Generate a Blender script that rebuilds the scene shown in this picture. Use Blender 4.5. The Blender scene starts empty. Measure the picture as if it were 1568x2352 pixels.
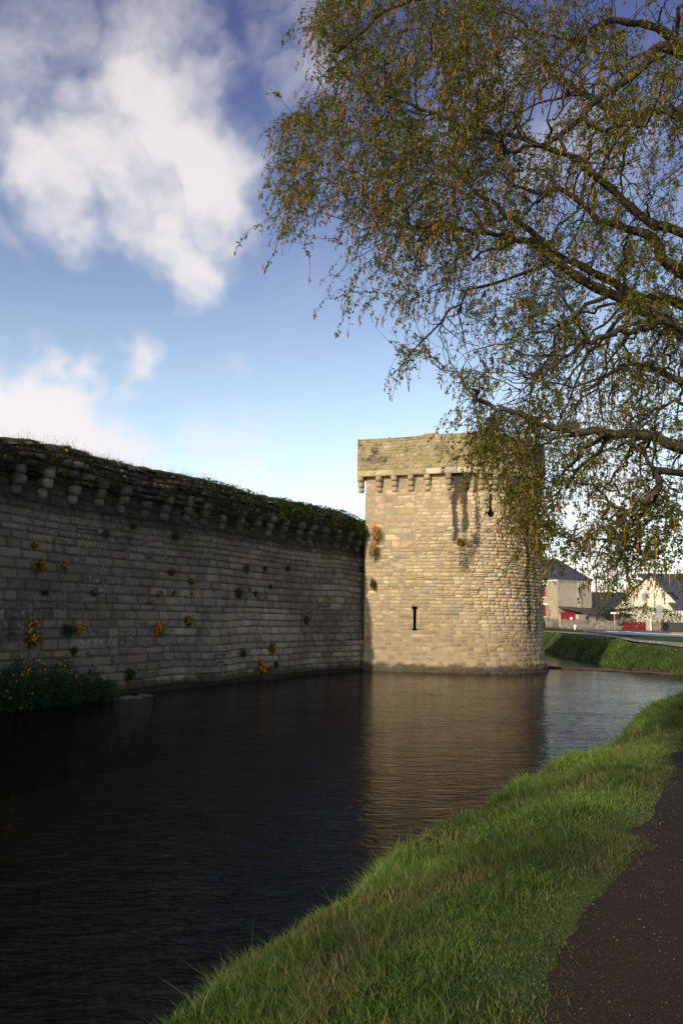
import bpy, math, random
import numpy as np
from mathutils import Vector
R=np.random.default_rng(7); random.seed(7)
SC=bpy.context.scene; COL=SC.collection
# ------------------------------------------------------------------ camera
F=1850.0;CX,CY=784.0,1176.0
EYE=np.array([0,0,3.0]);PIT=math.atan((1420-1176)/F);ROLL=math.radians(.8)
def rx(a):
    c,s=math.cos(a),math.sin(a);return np.array([[1,0,0],[0,c,-s],[0,s,c]])
def rz(a):
    c,s=math.cos(a),math.sin(a);return np.array([[c,-s,0],[s,c,0],[0,0,1]])
RC=rx(math.pi/2+PIT)@rz(ROLL)
def ray(px,py): return RC@np.array([(px-CX)/F,-(py-CY)/F,-1.0])
def atY(px,py,Y):
    d=ray(px,py);return EYE+d*(Y/d[1])
def atZ(px,py,z):
    d=ray(px,py);return EYE+d*((z-3.0)/d[2])
def atPlane(px,py,p,n):
    d=ray(px,py);return EYE+d*(np.dot(np.array(p)-EYE,n)/np.dot(d,n))
cam=bpy.data.cameras.new('camera');co=bpy.data.objects.new('camera',cam);COL.objects.link(co)
co.location=EYE;co.rotation_mode='QUATERNION'
from mathutils import Matrix
co.rotation_quaternion=Matrix(RC.tolist()).to_quaternion()
cam.sensor_fit='VERTICAL';cam.sensor_height=24;cam.lens=24*F/2352;cam.clip_end=9000;cam.clip_start=.05
SC.camera=co
SUN_AZ=np.array([-.534,-.8455]);SUN_EL=math.radians(23)
# ------------------------------------------------------------------ helpers
def tag(o,label=None,cat=None,group=None,kind=None):
    if label:o['label']=label
    if cat:o['category']=cat
    if group:o['group']=group
    if kind:o['kind']=kind
    return o
def empty(name,loc=(0,0,0)):
    o=bpy.data.objects.new(name,None);COL.objects.link(o);o.location=[float(c) for c in loc];o.empty_display_size=.2;return o
def link(name,me,mat=None,parent=None):
    o=bpy.data.objects.new(name,me);COL.objects.link(o)
    if mat is not None:me.materials.append(mat)
    if parent is not None:
        o.parent=parent;o.location=(-parent.location.x,-parent.location.y,-parent.location.z)
    return o
def npmesh(name,V,Fs,mat=None,parent=None,col=None,attrs=None,smooth=False,mats=None,midx=None):
    """V Nx3; Fs list of int arrays (each MxK)"""
    me=bpy.data.meshes.new(name);V=np.asarray(V,dtype=np.float32)
    Fs=[np.asarray(f,dtype=np.int32) for f in Fs if len(f)]
    me.vertices.add(len(V));me.vertices.foreach_set('co',V.ravel())
    nl=sum(f.size for f in Fs);nf=sum(len(f) for f in Fs)
    me.loops.add(nl);me.polygons.add(nf)
    me.loops.foreach_set('vertex_index',np.concatenate([f.ravel() for f in Fs]))
    st=[];o=0
    for f in Fs:
        st.append(o+np.arange(len(f))*f.shape[1]);o+=f.size
    me.polygons.foreach_set('loop_start',np.concatenate(st).astype(np.int32))
    if smooth:me.polygons.foreach_set('use_smooth',np.ones(nf,dtype=bool))
    if midx is not None:me.polygons.foreach_set('material_index',np.asarray(midx,dtype=np.int32))
    me.update(calc_edges=True)
    if col is not None:
        a=me.attributes.new('Col','FLOAT_COLOR','POINT');c=np.ones((len(V),4),dtype=np.float32);c[:,:3]=col;a.data.foreach_set('color',c.ravel())
    for k,v in (attrs or {}).items():
        a=me.attributes.new(k,'FLOAT','POINT');a.data.foreach_set('value',np.asarray(v,dtype=np.float32))
    o=link(name,me,mat,parent)
    for m in mats or []:me.materials.append(m)
    return o
class MB:
    def __init__(s):s.v=[];s.f=[]
    def add(s,V,Fc):
        b=len(s.v);s.v+=[tuple(float(c) for c in p) for p in V];s.f+=[tuple(b+i for i in f) for f in Fc];return s
    def frame_box(s,o,ax,ay,az,x0,x1,y0,y1,z0,z1):
        o,ax,ay,az=map(np.array,(o,ax,ay,az))
        P=[o+ax*x+ay*y+az*z for z in (z0,z1) for y in (y0,y1) for x in (x0,x1)]
        return s.add(P,[(0,2,3,1),(4,5,7,6),(0,1,5,4),(2,6,7,3),(0,4,6,2),(1,3,7,5)])
    def box(s,x0,x1,y0,y1,z0,z1):return s.frame_box((0,0,0),(1,0,0),(0,1,0),(0,0,1),x0,x1,y0,y1,z0,z1)
    def cyl(s,p,q,r0,r1=None,n=10,cap=True):
        r1=r0 if r1 is None else r1;p=Vector(p);q=Vector(q);d=(q-p).normalized()
        a=d.orthogonal().normalized();b=d.cross(a)
        P=[p+(a*math.cos(t)+b*math.sin(t))*r0 for t in [2*math.pi*i/n for i in range(n)]]
        P+=[q+(a*math.cos(t)+b*math.sin(t))*r1 for t in [2*math.pi*i/n for i in range(n)]]
        Fc=[(i,(i+1)%n,n+(i+1)%n,n+i) for i in range(n)]
        if cap:Fc+=[tuple(range(n))[::-1],tuple(range(n,2*n))]
        return s.add(P,Fc)
    def prism(s,poly,vec):
        n=len(poly);vec=np.array(vec);P=[np.array(p,float) for p in poly];P+= [p+vec for p in P]
        return s.add(P,[tuple(range(n))[::-1],tuple(range(n,2*n))]+[(i,(i+1)%n,n+(i+1)%n,n+i) for i in range(n)])
    def build(s,name,mat,parent=None,bevel=0,smooth=False,n=True):
        me=bpy.data.meshes.new(name);me.from_pydata(s.v,[],s.f);me.update()
        import bmesh
        bm=bmesh.new();bm.from_mesh(me);bmesh.ops.recalc_face_normals(bm,faces=bm.faces[:])
        if bevel:bmesh.ops.bevel(bm,geom=bm.edges[:]+bm.verts[:],offset=bevel,segments=2,affect='EDGES',clamp_overlap=True)
        bm.to_mesh(me);bm.free()
        if smooth:
            for p in me.polygons:p.use_smooth=True
        return link(name,me,mat,parent)
def h2(a,b=0):  # cheap hash noise
    return (np.sin(np.asarray(a)*127.1+np.asarray(b)*311.7)*43758.5453)%1.0
def vnoise(x,y,seed=0):
    x=np.asarray(x,float);y=np.asarray(y,float);xi=np.floor(x);yi=np.floor(y);fx=x-xi;fy=y-yi
    fx=fx*fx*(3-2*fx);fy=fy*fy*(3-2*fy)
    a=h2(xi,yi+seed*17.3);b=h2(xi+1,yi+seed*17.3);c=h2(xi,yi+1+seed*17.3);d=h2(xi+1,yi+1+seed*17.3)
    return (a*(1-fx)+b*fx)*(1-fy)+(c*(1-fx)+d*fx)*fy
def fbm(x,y,seed=0,o=4):
    s=0;a=.5;t=0
    for i in range(o):
        s=s+a*vnoise(x*2**i,y*2**i,seed+i);t+=a;a*=.5
    return s/t
def sm(x,a,b):
    t=np.clip((np.asarray(x,float)-a)/(b-a),0,1);return t*t*(3-2*t)
# ------------------------------------------------------------------ materials
class NT:
    def __init__(s,name):
        s.m=bpy.data.materials.new(name);s.m.use_nodes=True;s.t=s.m.node_tree;s.n=s.t.nodes
        s.b=s.n['Principled BSDF'];s.out=s.n['Material Output']
    def new(s,ty,**k):
        n=s.n.new(ty)
        for a,b in k.items():
            if a in n.bl_rna.properties:setattr(n,a,b)
        return n
    def L(s,a,b):s.t.links.new(a,b)
    def pos(s):return s.new('ShaderNodeNewGeometry').outputs['Position']
    def noise(s,scale,detail=4,rough=.55,vec=None,stretch=None,dist=0):
        n=s.new('ShaderNodeTexNoise');n.inputs['Scale'].default_value=scale;n.inputs['Detail'].default_value=detail
        n.inputs['Roughness'].default_value=rough;n.inputs['Distortion'].default_value=dist
        v=vec or s.pos()
        if stretch:
            m=s.new('ShaderNodeMapping');m.inputs['Scale'].default_value=stretch;s.L(v,m.inputs['Vector']);v=m.outputs[0]
        s.L(v,n.inputs['Vector']);return n.outputs['Fac']
    def ramp(s,fac,pts):
        r=s.new('ShaderNodeValToRGB');el=r.color_ramp.elements
        while len(el)<len(pts):el.new(.5)
        for e,(p,c) in zip(el,pts):
            e.position=p;e.color=(c,c,c,1) if isinstance(c,(int,float)) else (*c,1)
        s.L(fac,r.inputs[0]);return r.outputs[0]
    def mix(s,fac,a,b,mode='MIX'):
        m=s.new('ShaderNodeMix',data_type='RGBA',blend_type=mode)
        for i,v in ((0,fac),(6,a),(7,b)):
            if hasattr(v,'links'):s.L(v,m.inputs[i])
            elif isinstance(v,(int,float)):
                m.inputs[i].default_value=v if i==0 else (v,v,v,1)
            else:m.inputs[i].default_value=(*v,1)
        return m.outputs[2]
    def math(s,op,a,b=0):
        m=s.new('ShaderNodeMath',operation=op)
        for i,v in ((0,a),(1,b)):
            if hasattr(v,'links'):s.L(v,m.inputs[i])
            else:m.inputs[i].default_value=v
        return m.outputs[0]
    def attr(s,n,out='Color'):
        a=s.new('ShaderNodeAttribute');a.attribute_name=n;return a.outputs[out]
    def bump(s,h,st=.5,dist=.02):
        b=s.new('ShaderNodeBump');b.inputs['Strength'].default_value=st;b.inputs['Distance'].default_value=dist
        s.L(h,b.inputs['Height']);s.L(b.outputs[0],s.b.inputs['Normal']);return b
    def color(s,c):
        if hasattr(c,'links'):s.L(c,s.b.inputs['Base Color'])
        else:s.b.inputs['Base Color'].default_value=(*c,1)
    def rough(s,r,spec=.3):
        s.b.inputs['Roughness'].default_value=r;s.b.inputs['Specular IOR Level'].default_value=spec
def plain(name,c,rough=.8,var=.25,scale=6,bump=.2,spec=.2,bd=.01):
    t=NT(name);n=t.noise(scale,5)
    col=t.mix(t.ramp(n,[(.3,0),(.7,1)]),tuple(x*(1-var) for x in c),tuple(min(1,x*(1+var)) for x in c))
    t.color(col);t.rough(rough,spec)
    if bump:t.bump(t.noise(scale*6,4),bump,bd)
    return t.m
def stone_mat(name,lich=(.5,.5,.45),lamt=.5,stain=(.028,.023,.017),bs=.6,damp=True):
    t=NT(name);c=t.attr('Col')
    n1=t.noise(3.0,6,.65);n2=t.noise(22,5,.6);n3=t.noise(1.1,4,.6)
    c=t.mix(.75,c,t.mix(n1,(.45,.45,.45),(1.5,1.5,1.5)),'MULTIPLY')
    c=t.mix(.5,c,t.mix(n2,(.5,.5,.5),(1.45,1.4,1.35)),'MULTIPLY')
    # lichen specks
    l=t.math('MULTIPLY',t.ramp(t.noise(9,6,.75),[(.53,0),(.63,1)]),t.ramp(t.noise(.55,3,.5),[(.40,0),(.60,1)]))
    c=t.mix(t.math('MULTIPLY',l,lamt),c,lich)
    # stain / moss
    s=t.attr('stain','Fac');k=t.math('ADD',s,t.math('MULTIPLY',t.math('SUBTRACT',t.noise(5,6,.7),.5),1.1))
    k=t.math('MULTIPLY',t.ramp(k,[(.30,0),(.72,1)]),t.ramp(s,[(.02,0),(.2,1)]))
    c=t.mix(t.math('MULTIPLY',k,.88),c,stain)
    if damp: # tide mark just above the water
        z=t.new('ShaderNodeSeparateXYZ');t.L(t.pos(),z.inputs[0])
        w=t.math('ADD',z.outputs[2],t.math('MULTIPLY',t.noise(1.5,4),-.7))
        d=t.ramp(w,[(-.0,1),(.18,0)]);c=t.mix(t.math('MULTIPLY',d,.75),c,(.02,.019,.013))
    t.color(c);t.rough(.92,.15)
    h=t.math('ADD',t.noise(16,6,.65),t.math('MULTIPLY',t.noise(60,3,.6),.35));t.bump(h,bs,.03)
    return t.m
M_tower=stone_mat('tower_stone',(.52,.5,.4),.35)
M_wall=stone_mat('wall_stone',(.42,.43,.42),.7,bs=.8)
def leafmat(name,tr=.35,rough=.55,hue=1):
    t=NT(name);c=t.attr('Col')
    c2=t.mix(.5,c,t.mix(t.noise(7,3),(.6,.6,.6),(1.4,1.4,1.3)),'MULTIPLY')
    t.color(c2);t.rough(rough,.3)
    tb=t.new('ShaderNodeBsdfTranslucent');t.L(t.mix(1,c2,(1.5,1.6,.7),'MULTIPLY'),tb.inputs[0])
    m=t.new('ShaderNodeMixShader');m.inputs[0].default_value=tr
    t.L(t.b.outputs[0],m.inputs[1]);t.L(tb.outputs[0],m.inputs[2]);t.L(m.outputs[0],t.out.inputs[0])
    return t.m
M_leaf=leafmat('leaf');M_grass=leafmat('grass_blade',.3,.5);M_petal=leafmat('petal',.2,.6)
def bark():
    t=NT('birch_bark');n=t.noise(9,6,.7,stretch=(1,1,.35))
    c=t.ramp(n,[(.3,(.018,.014,.011)),(.55,(.055,.042,.032)),(.72,(.13,.105,.085))])
    t.color(c);t.rough(.85,.2);t.bump(t.noise(40,4),.6,.01);return t.m
M_bark=bark()
M_twig=plain('twig',(.028,.017,.012),.7,.3,20,0)
def dark_mat():
    t=NT('void_stone');t.color((.02,.018,.015));t.rough(1,0);return t.m
M_void=dark_mat()
# ------------------------------------------------------------------ ground
BROW=[(-9,-40),(-4,-20),(-2.2,-6),(-1.35,0),(-1.0,3),(-.83,4.28),(-.68,4.53),(-.47,5.05),(-.17,5.71),(.11,6.12),(.39,6.61),(.53,7.16),(.87,7.82),(1.18,8.48),
 (1.72,9.12),(1.98,9.83),(2.85,11.17),(3.76,12.48),(4.89,14.11),(5.76,15.67),(6.97,18.7),(9.71,23.22),(14,28),(18.5,35),(21,41),(21.2,47),(20.3,52),(20.2,56),(20.7,62),(20.8,70),(21.7,84),(22.3,95),(23,108),(21,125),(10,150),(-20,170)]
LAND=BROW+[(-20,260),(300,260),(300,-40)]
def sdist(x,y,line,poly):
    x=np.asarray(x,float);y=np.asarray(y,float);d=np.full(x.shape,1e9)
    for (ax,ay),(bx,by) in zip(line[:-1],line[1:]):
        vx,vy=bx-ax,by-ay;t=np.clip(((x-ax)*vx+(y-ay)*vy)/(vx*vx+vy*vy),0,1)
        d=np.minimum(d,np.hypot(x-ax-t*vx,y-ay-t*vy))
    ins=np.zeros(x.shape,bool);n=len(poly)
    for i in range(n):
        x1,y1=poly[i];x2,y2=poly[(i+1)%n]
        c=((y1>y)!=(y2>y))
        with np.errstate(divide='ignore',invalid='ignore'):
            xi=(x2-x1)*(y-y1)/((y2-y1) if y2!=y1 else 1e-9)+x1
        ins^=c&(x<xi)
    return np.where(ins,d,-d)
def zp(y):return np.interp(np.asarray(y,float),[45,51,65,90,107],[1.4,1.49,1.76,1.84,2.25])
# wall line: waterline trace from tower, then unseen bend shaped to shade its foot
WB=[(1.9,48.9),(-1.4,44.1),(-4.0,39.4),(-6.6,34.6),(-9.2,29.9),(-11.8,25.2),(-13.6,21),(-13.9,16),(-12.9,10),(-13,3),(-18,-8),(-30,-20)]
WIN=[(-30,-20),(-120,-20),(-120,200),(1.9,200)]
def height(x,y):
    d=sdist(x,y,BROW,LAND);n=(fbm(x*.5,y*.5,3)-.5)*.25+(fbm(x*2.2,y*2.2,9)-.5)*.09
    far=sm(y,24,44);w=.75+far*.8+n*.8;p=zp(y);hb=1.0*(1-far)+(p-.18)*far
    up=hb+(p-hb)*sm(d,0,1.5)+n*.6*(1-sm(d,.9,1.7))+.02*sm(d,3,6)*0
    dn=hb*(1-np.clip(-d/w,0,3))+n*.5
    o=np.where(d>=0,up,np.maximum(dn,-.9))
    dw=sdist(x,y,WB,WB+WIN)           # + inside the wall
    # silt ledge at foot of the wall
    s=(y-30)/1.0;led=1.9*sm(-y,-33,-22)
    inn=np.where(dw>0,.6,.34-(-dw)/np.maximum(led,.15)*.55+(fbm(x*1.3,y*1.3,5)-.5)*.3)
    inn=np.where((y<33)|(dw>0),inn,-.9)
    inn=np.where(dw>1.5,2.2,inn)
    return np.maximum(o,np.maximum(inn,-.9))
gx=np.unique(np.concatenate([[-4000,-1500,-600,-250,-120,-80,-60,-50,-40,-35,-30,-26,-23,-20,-18],np.arange(-17,-1.5,.4),np.arange(-1.5,10,.2),np.arange(10,40,.5),[42,46,50,60,70,85,100,130,200,300,600,1500,4000]]))
gy=np.unique(np.concatenate([[-4000,-1000,-300,-120,-60,-40,-25,-15,-10,-7,-4,-2],np.arange(0,26,.2),np.arange(26,110,.5),[45,51,65,90,107,112,116,120,130,150,170,200,260,400,800,1800,4000]]))
gy=gy[np.concatenate([[True],np.diff(gy)>1e-6])]
GX,GY=np.meshgrid(gx,gy)
GZ=height(GX,GY);out=(GX>250)|(GY>200)|(GX<-100);GZ=np.where(out,2.25,GZ)
nx,ny=len(gx),len(gy);idx=np.arange(nx*ny).reshape(ny,nx)
q=np.stack([idx[:-1,:-1],idx[:-1,1:],idx[1:,1:],idx[1:,:-1]],-1).reshape(-1,4)
def ground_mat():
    t=NT('turf_soil');n=t.noise(.9,6,.65);n2=t.noise(14,4,.6)
    c=t.ramp(n,[(.3,(.028,.05,.012)),(.5,(.045,.075,.016)),(.7,(.075,.095,.028))])
    c=t.mix(.6,c,t.mix(n2,(.5,.5,.5),(1.5,1.5,1.4)),'MULTIPLY')
    z=t.new('ShaderNodeSeparateXYZ');t.L(t.pos(),z.inputs[0])
    zz=t.math('ADD',z.outputs[2],t.math('MULTIPLY',t.noise(.8,4),.9))
    k=t.ramp(t.math('MULTIPLY',zz,.5),[(.22,1),(.5,0)])
    c=t.mix(t.math('MULTIPLY',k,.85),c,t.mix(t.noise(2.5,4),(.03,.022,.013),(.09,.06,.032)))
    t.color(c);t.rough(.95,.1);t.bump(t.noise(30,5),.8,.05);return t.m
M_ground=ground_mat()
npmesh('ground',np.stack([GX.ravel(),GY.ravel(),GZ.ravel()],1),[q],M_ground,smooth=True)['kind']='structure'
# water
def water_mat():
    t=NT('moat_water');t.color((.004,.004,.003));t.rough(.02,.09);t.b.inputs['IOR'].default_value=1.33
    a=t.noise(1.5,3,.55,stretch=(.7,1.7,1),dist=.8);b=t.noise(6.5,3,.55,stretch=(.55,1.7,1),dist=.8)
    c=t.noise(.35,2,.5)
    h=t.math('ADD',t.math('MULTIPLY',a,.9),t.math('MULTIPLY',b,.30));h=t.math('MULTIPLY',h,t.ramp(c,[(.3,.55),(.7,1)]))
    sx=t.new('ShaderNodeSeparateXYZ');t.L(t.pos(),sx.inputs[0]);cm=t.new('ShaderNodeMapRange');t.L(sx.outputs[1],cm.inputs[0]);cm.inputs[1].default_value=14;cm.inputs[2].default_value=42;cm.inputs[3].default_value=1;cm.inputs[4].default_value=.38
    h=t.math('MULTIPLY',h,cm.outputs[0]);bp=t.bump(h,1.0,.06)
    fr=t.new('ShaderNodeFresnel');fr.inputs['IOR'].default_value=1.33;t.L(bp.outputs[0],fr.inputs['Normal'])
    g=t.new('ShaderNodeBsdfGlossy');g.inputs['Roughness'].default_value=.015;t.L(bp.outputs[0],g.inputs['Normal'])
    d=t.new('ShaderNodeBsdfDiffuse');d.inputs[0].default_value=(.004,.004,.003,1)
    m=t.new('ShaderNodeMixShader');t.L(t.ramp(fr.outputs[0],[(0,0.0),(.06,.012),(.15,.035),(.3,.105),(.45,.33),(.6,.70),(1,1.)]),m.inputs[0])
    t.L(d.outputs[0],m.inputs[1]);t.L(g.outputs[0],m.inputs[2]);t.L(m.outputs[0],t.out.inputs[0]);return t.m
M_water=water_mat()
npmesh('water',[(-60,-60,0),(60,-60,0),(60,240,0),(-60,240,0)],[[(0,1,2,3)]],M_water)['kind']='structure'
# gravel/asphalt path near the camera
PL=[(-1.2,-25),(-.4,-8),(.1,-2),(.35,1),(.7,2.8),(.8,3.49),(.92,3.73),(1.0,4.01),(1.2,4.43),(1.4,4.73),(1.71,4.96),(1.98,5.64),(2.21,6.15),(2.76,7.25),(3.56,8.83),(4.87,11.71),(7.0,15.6),(9.2,19.5),(12.6,23.4),(17,27.5),(22,33.5),(25.2,40)]
def offset(line,w):
    P=np.array(line,float);T=np.gradient(P,axis=0);T/=np.linalg.norm(T,axis=1)[:,None];return P+np.stack([T[:,1],-T[:,0]],1)*w
def resample(line,st):
    P=np.array(line,float);s=np.r_[0,np.cumsum(np.linalg.norm(np.diff(P,axis=0),axis=1))];u=np.arange(0,s[-1],st)
    return np.stack([np.interp(u,s,P[:,0]),np.interp(u,s,P[:,1])],1)
def strip(name,A,B,dz,mat,nv=1,noise=0):
    A=np.array(A);B=np.array(B);n=len(A);V=[]
    for j in range(nv+1):
        P=A+(B-A)*j/nv;V.append(np.c_[P,zp(P[:,1])+dz])
    V=np.concatenate(V);I=np.arange(n*(nv+1)).reshape(nv+1,n)
    Q=np.stack([I[:-1,:-1],I[1:,:-1],I[1:,1:],I[:-1,1:]],-1).reshape(-1,4)
    o=npmesh(name,V,[Q],mat,smooth=True);o['kind']='structure';return o
def path_mat():
    t=NT('path_asphalt');c=t.ramp(t.noise(1.3,5,.6),[(.3,(.020,.0125,.008)),(.7,(.036,.024,.016))])
    v=t.new('ShaderNodeTexVoronoi');v.inputs['Scale'].default_value=130;t.L(t.pos(),v.inputs['Vector'])
    sp=t.ramp(v.outputs['Color'],[(.55,0),(.8,1)]);c=t.mix(t.math('MULTIPLY',sp,.35),c,(.09,.07,.055))
    c=t.mix(.6,c,t.mix(t.noise(60,4),(.5,.5,.5),(1.6,1.6,1.6)),'MULTIPLY')
    t.color(c);t.rough(.9,.1);t.bump(t.math('ADD',t.math('MULTIPLY',v.outputs['Distance'],-1),t.noise(120,3)),.7,.01);return t.m
M_path=path_mat()
PLr=resample(PL,.12)
for _ in range(60):PLr[1:-1]=(PLr[:-2]+PLr[1:-1]*2+PLr[2:])/4
wig=(fbm(PLr[:,0]*1.7,PLr[:,1]*1.7,2)-.5)*.16-.03+(fbm(PLr[:,0]*7,PLr[:,1]*7,6)-.5)*.10
PA=offset(PLr,0.0)+0;PA=offset(PLr,1.0)*wig[:,None]+PA*(1-wig[:,None])
PB=offset(PLr,3.0)
strip('path',PA,PB,.012,M_path,4)
# ------------------------------------------------------------------ masonry
def masonry(surf,u0,u1,v0,v1,rowfn,lenfn,relief,colfn,stainfn,skips=(),gap=.014,wavy=.03,seed=1,rnd=1.0,round_=.16,split=.07,rim=-.012):
    """stones laid in courses over surf(u,v,d); returns arrays"""
    rg=np.random.default_rng(seed);S=[]
    v=v0
    while v<v1-.02:
        h=rowfn(v,rg);h=min(h,v1-v) if v1-v-h>.08 or v1-v<h else v1-v
        u=u0-rg.uniform(0,.3)
        while u<u1:
            l=lenfn(u,v,rg)
            a,b=max(u,u0),min(u+l,u1)
            if u1-b<.12:b=u1
            if b-a>.05:
                segs=[(a,b,v,v+h)]
                if h>.3 and rg.random()<.0:pass
                if rg.random()<split and h>.17:segs=[(a,b,v,v+h*.5),(a,b,v+h*.5,v+h)]
                for s in segs:
                    parts=[s]
                    for (su0,su1,sv0,sv1) in skips:
                        nw=[]
                        for (A,B,C,D) in parts:
                            if B<=su0 or A>=su1 or D<=sv0 or C>=sv1:nw.append((A,B,C,D));continue
                            if A<su0:nw.append((A,su0,C,D))
                            if B>su1:nw.append((su1,B,C,D))
                            if C<sv0-.05:nw.append((max(A,su0),min(B,su1),C,sv0))
                            if D>sv1+.05:nw.append((max(A,su0),min(B,su1),sv1,D))
                        parts=nw
                    S+= [p for p in parts if p[1]-p[0]>.04 and p[3]-p[2]>.04]
            u=b if b>=u1 else u+l
        v+=h
    S=np.array(S);n=len(S);cu=(S[:,0]+S[:,1])/2;cv=(S[:,2]+S[:,3])/2
    T=np.array([0,.10,.32,.68,.90,1.0]);K=len(T)
    TU,TV=np.meshgrid(T,T);TU=TU.ravel();TV=TV.ravel()
    ring=(TU<.01)|(TU>.99)|(TV<.01)|(TV>.99);inn=~ring
    W=(S[:,1]-S[:,0]);H=(S[:,3]-S[:,2])
    # bevel width in metres not proportion
    bw=np.minimum(.035,np.minimum(W,H)*.22)[:,None]
    def warp(t,L):
        t=np.broadcast_to(t,(n,len(t)));L=L[:,None]
        return np.where(t<.01,0,np.where(t>.99,1,np.where(t<.2,bw/L,np.where(t>.8,1-bw/L,t))))
    tu=warp(TU,W);tv=warp(TV,H)
    u=S[:,0:1]+gap/2+tu*(W[:,None]-gap);v=S[:,2:3]+gap/2+tv*(H[:,None]-gap)
    # rounded corners
    cor=(np.minimum(TU,1-TU)<.2)&(np.minimum(TV,1-TV)<.2)
    sx=np.sign(.5-TU);sy=np.sign(.5-TV);r=np.minimum(W,H)[:,None]*round_*rg.uniform(.3,1,(n,1))
    cc=((TU<.01)|(TU>.99))&((TV<.01)|(TV>.99));u=u+np.where(cc,sx*r,0)*.6;v=v+np.where(cc,sy*r,0)*.6
    u=u+np.where(cor&~cc,sx*r*.3,0);v=v+np.where(cor&~cc,sy*r*.3,0)
    jit=rg.normal(0,.004,(n,K*K,2))*rnd;u=u+jit[...,0]*inn;v=v+jit[...,1]*inn
    rel=relief(cu,cv,rg)[:,None]
    core=(np.minimum(TU,1-TU)>.25)&(np.minimum(TV,1-TV)>.25)
    d=np.where(ring,rim,rel*np.where(core,1.0,.72)+rg.normal(0,.006,(n,K*K))*rnd)
    # tilt of stone face
    d=d+np.where(inn,(TU-.5)*rg.normal(0,.012,(n,1))+(TV-.5)*rg.normal(0,.010,(n,1)),0)*rnd
    vw=v+wavy*(vnoise(u*.35,v*.4,seed)-.5)*2*np.clip((v-v0)/.5,0,1)*np.clip((v1-v)/.5,0,1)
    P=surf(u.ravel(),vw.ravel(),d.ravel())
    base=(np.arange(n)*K*K)[:,None,None];g=np.arange(K*K).reshape(K,K)
    q=np.stack([g[:-1,:-1],g[:-1,1:],g[1:,1:],g[1:,:-1]],-1).reshape(-1,4)
    Q=(base+q[None]).reshape(-1,4)
    c=colfn(cu,cv,rg);C=np.repeat(c,K*K,0)
    C[:]*=(1+rg.normal(0,.04,(len(C),1)))
    C=np.where(np.tile(ring,n)[:,None],C*.8,C)
    st=stainfn(u.ravel(),v.ravel())
    return P,Q,np.clip(C,.005,1),st
def backing(surf,us,vs,skips,c,stainfn,d=0.0):
    us=np.unique(np.round(np.r_[us,[s[0] for s in skips],[s[1] for s in skips]],4));vs=np.unique(np.round(np.r_[vs,[s[2] for s in skips],[s[3] for s in skips]],4))
    U,V=np.meshgrid(us,vs);P=surf(U.ravel(),V.ravel(),np.full(U.size,d));I=np.arange(U.size).reshape(U.shape)
    Q=np.stack([I[:-1,:-1],I[:-1,1:],I[1:,1:],I[1:,:-1]],-1)
    mu=(us[:-1]+us[1:])/2;mv=(vs[:-1]+vs[1:])/2;MU,MV=np.meshgrid(mu,mv);ok=np.ones(MU.shape,bool)
    for a,b,cc,dd in skips:ok&=~((MU>a)&(MU<b)&(MV>cc)&(MV<dd))
    return P,Q[ok].reshape(-1,4),np.tile(np.array(c,float),(len(P),1)),stainfn(U.ravel(),V.ravel())
def join(parts):
    V=[];Q=[];C=[];S=[];o=0
    for P,q,c,s in parts:
        V.append(P);Q.append(q+o);C.append(c);S.append(s);o+=len(P)
    return np.concatenate(V),np.concatenate(Q),np.concatenate(C),np.concatenate(S)
def mason_obj(name,parts,mat,parent):
    V,Q,C,S=join(parts);return npmesh(name,V,[Q],mat,parent,col=C,attrs={'stain':S},smooth=True)
def pal(cols,w):
    cols=np.array(cols);w=np.array(w,float);w/=w.sum()
    def f(n,rg):
        c=cols[rg.choice(len(cols),n,p=w)];return c*rg.uniform(.82,1.18,(n,1))*(1+rg.normal(0,.03,(n,3)))
    return f
def blockpart(name,mat,parent,boxes,col,stain,seed,bev=.045):
    """a carved block part (corbel) from profile boxes in a frame: rounded rough stone"""
    import bmesh
    rg=np.random.default_rng(seed);bm=bmesh.new()
    for (o,ax,ay,az,prof,x0,x1) in boxes:
        o,ax,ay,az=map(np.array,(o,ax,ay,az));n=len(prof)
        vs=[bm.verts.new(tuple(o+ax*x+ay*a+az*b)) for x in (x0,x1) for a,b in prof]
        bm.faces.new(vs[:n][::-1]);bm.faces.new(vs[n:])
        for i in range(n):bm.faces.new((vs[i],vs[(i+1)%n],vs[n+(i+1)%n],vs[n+i]))
    bmesh.ops.recalc_face_normals(bm,faces=bm.faces[:])
    bmesh.ops.bevel(bm,geom=bm.edges[:],offset=bev,segments=2,affect='EDGES',clamp_overlap=True)
    bmesh.ops.triangulate(bm,faces=[f for f in bm.faces if len(f.verts)>4])
    for v in bm.verts:v.co+=Vector(rg.normal(0,.006,3))
    me=bpy.data.meshes.new(name);bm.to_mesh(me);bm.free()
    n=len(me.vertices);a=me.attributes.new('Col','FLOAT_COLOR','POINT');c=np.ones((n,4),np.float32);c[:,:3]=np.array(col);a.data.foreach_set('color',c.ravel())
    a=me.attributes.new('stain','FLOAT','POINT');a.data.foreach_set('value',np.full(n,stain,np.float32))
    for p in me.polygons:p.use_smooth=True
    return link(name,me,mat,parent)
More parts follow.
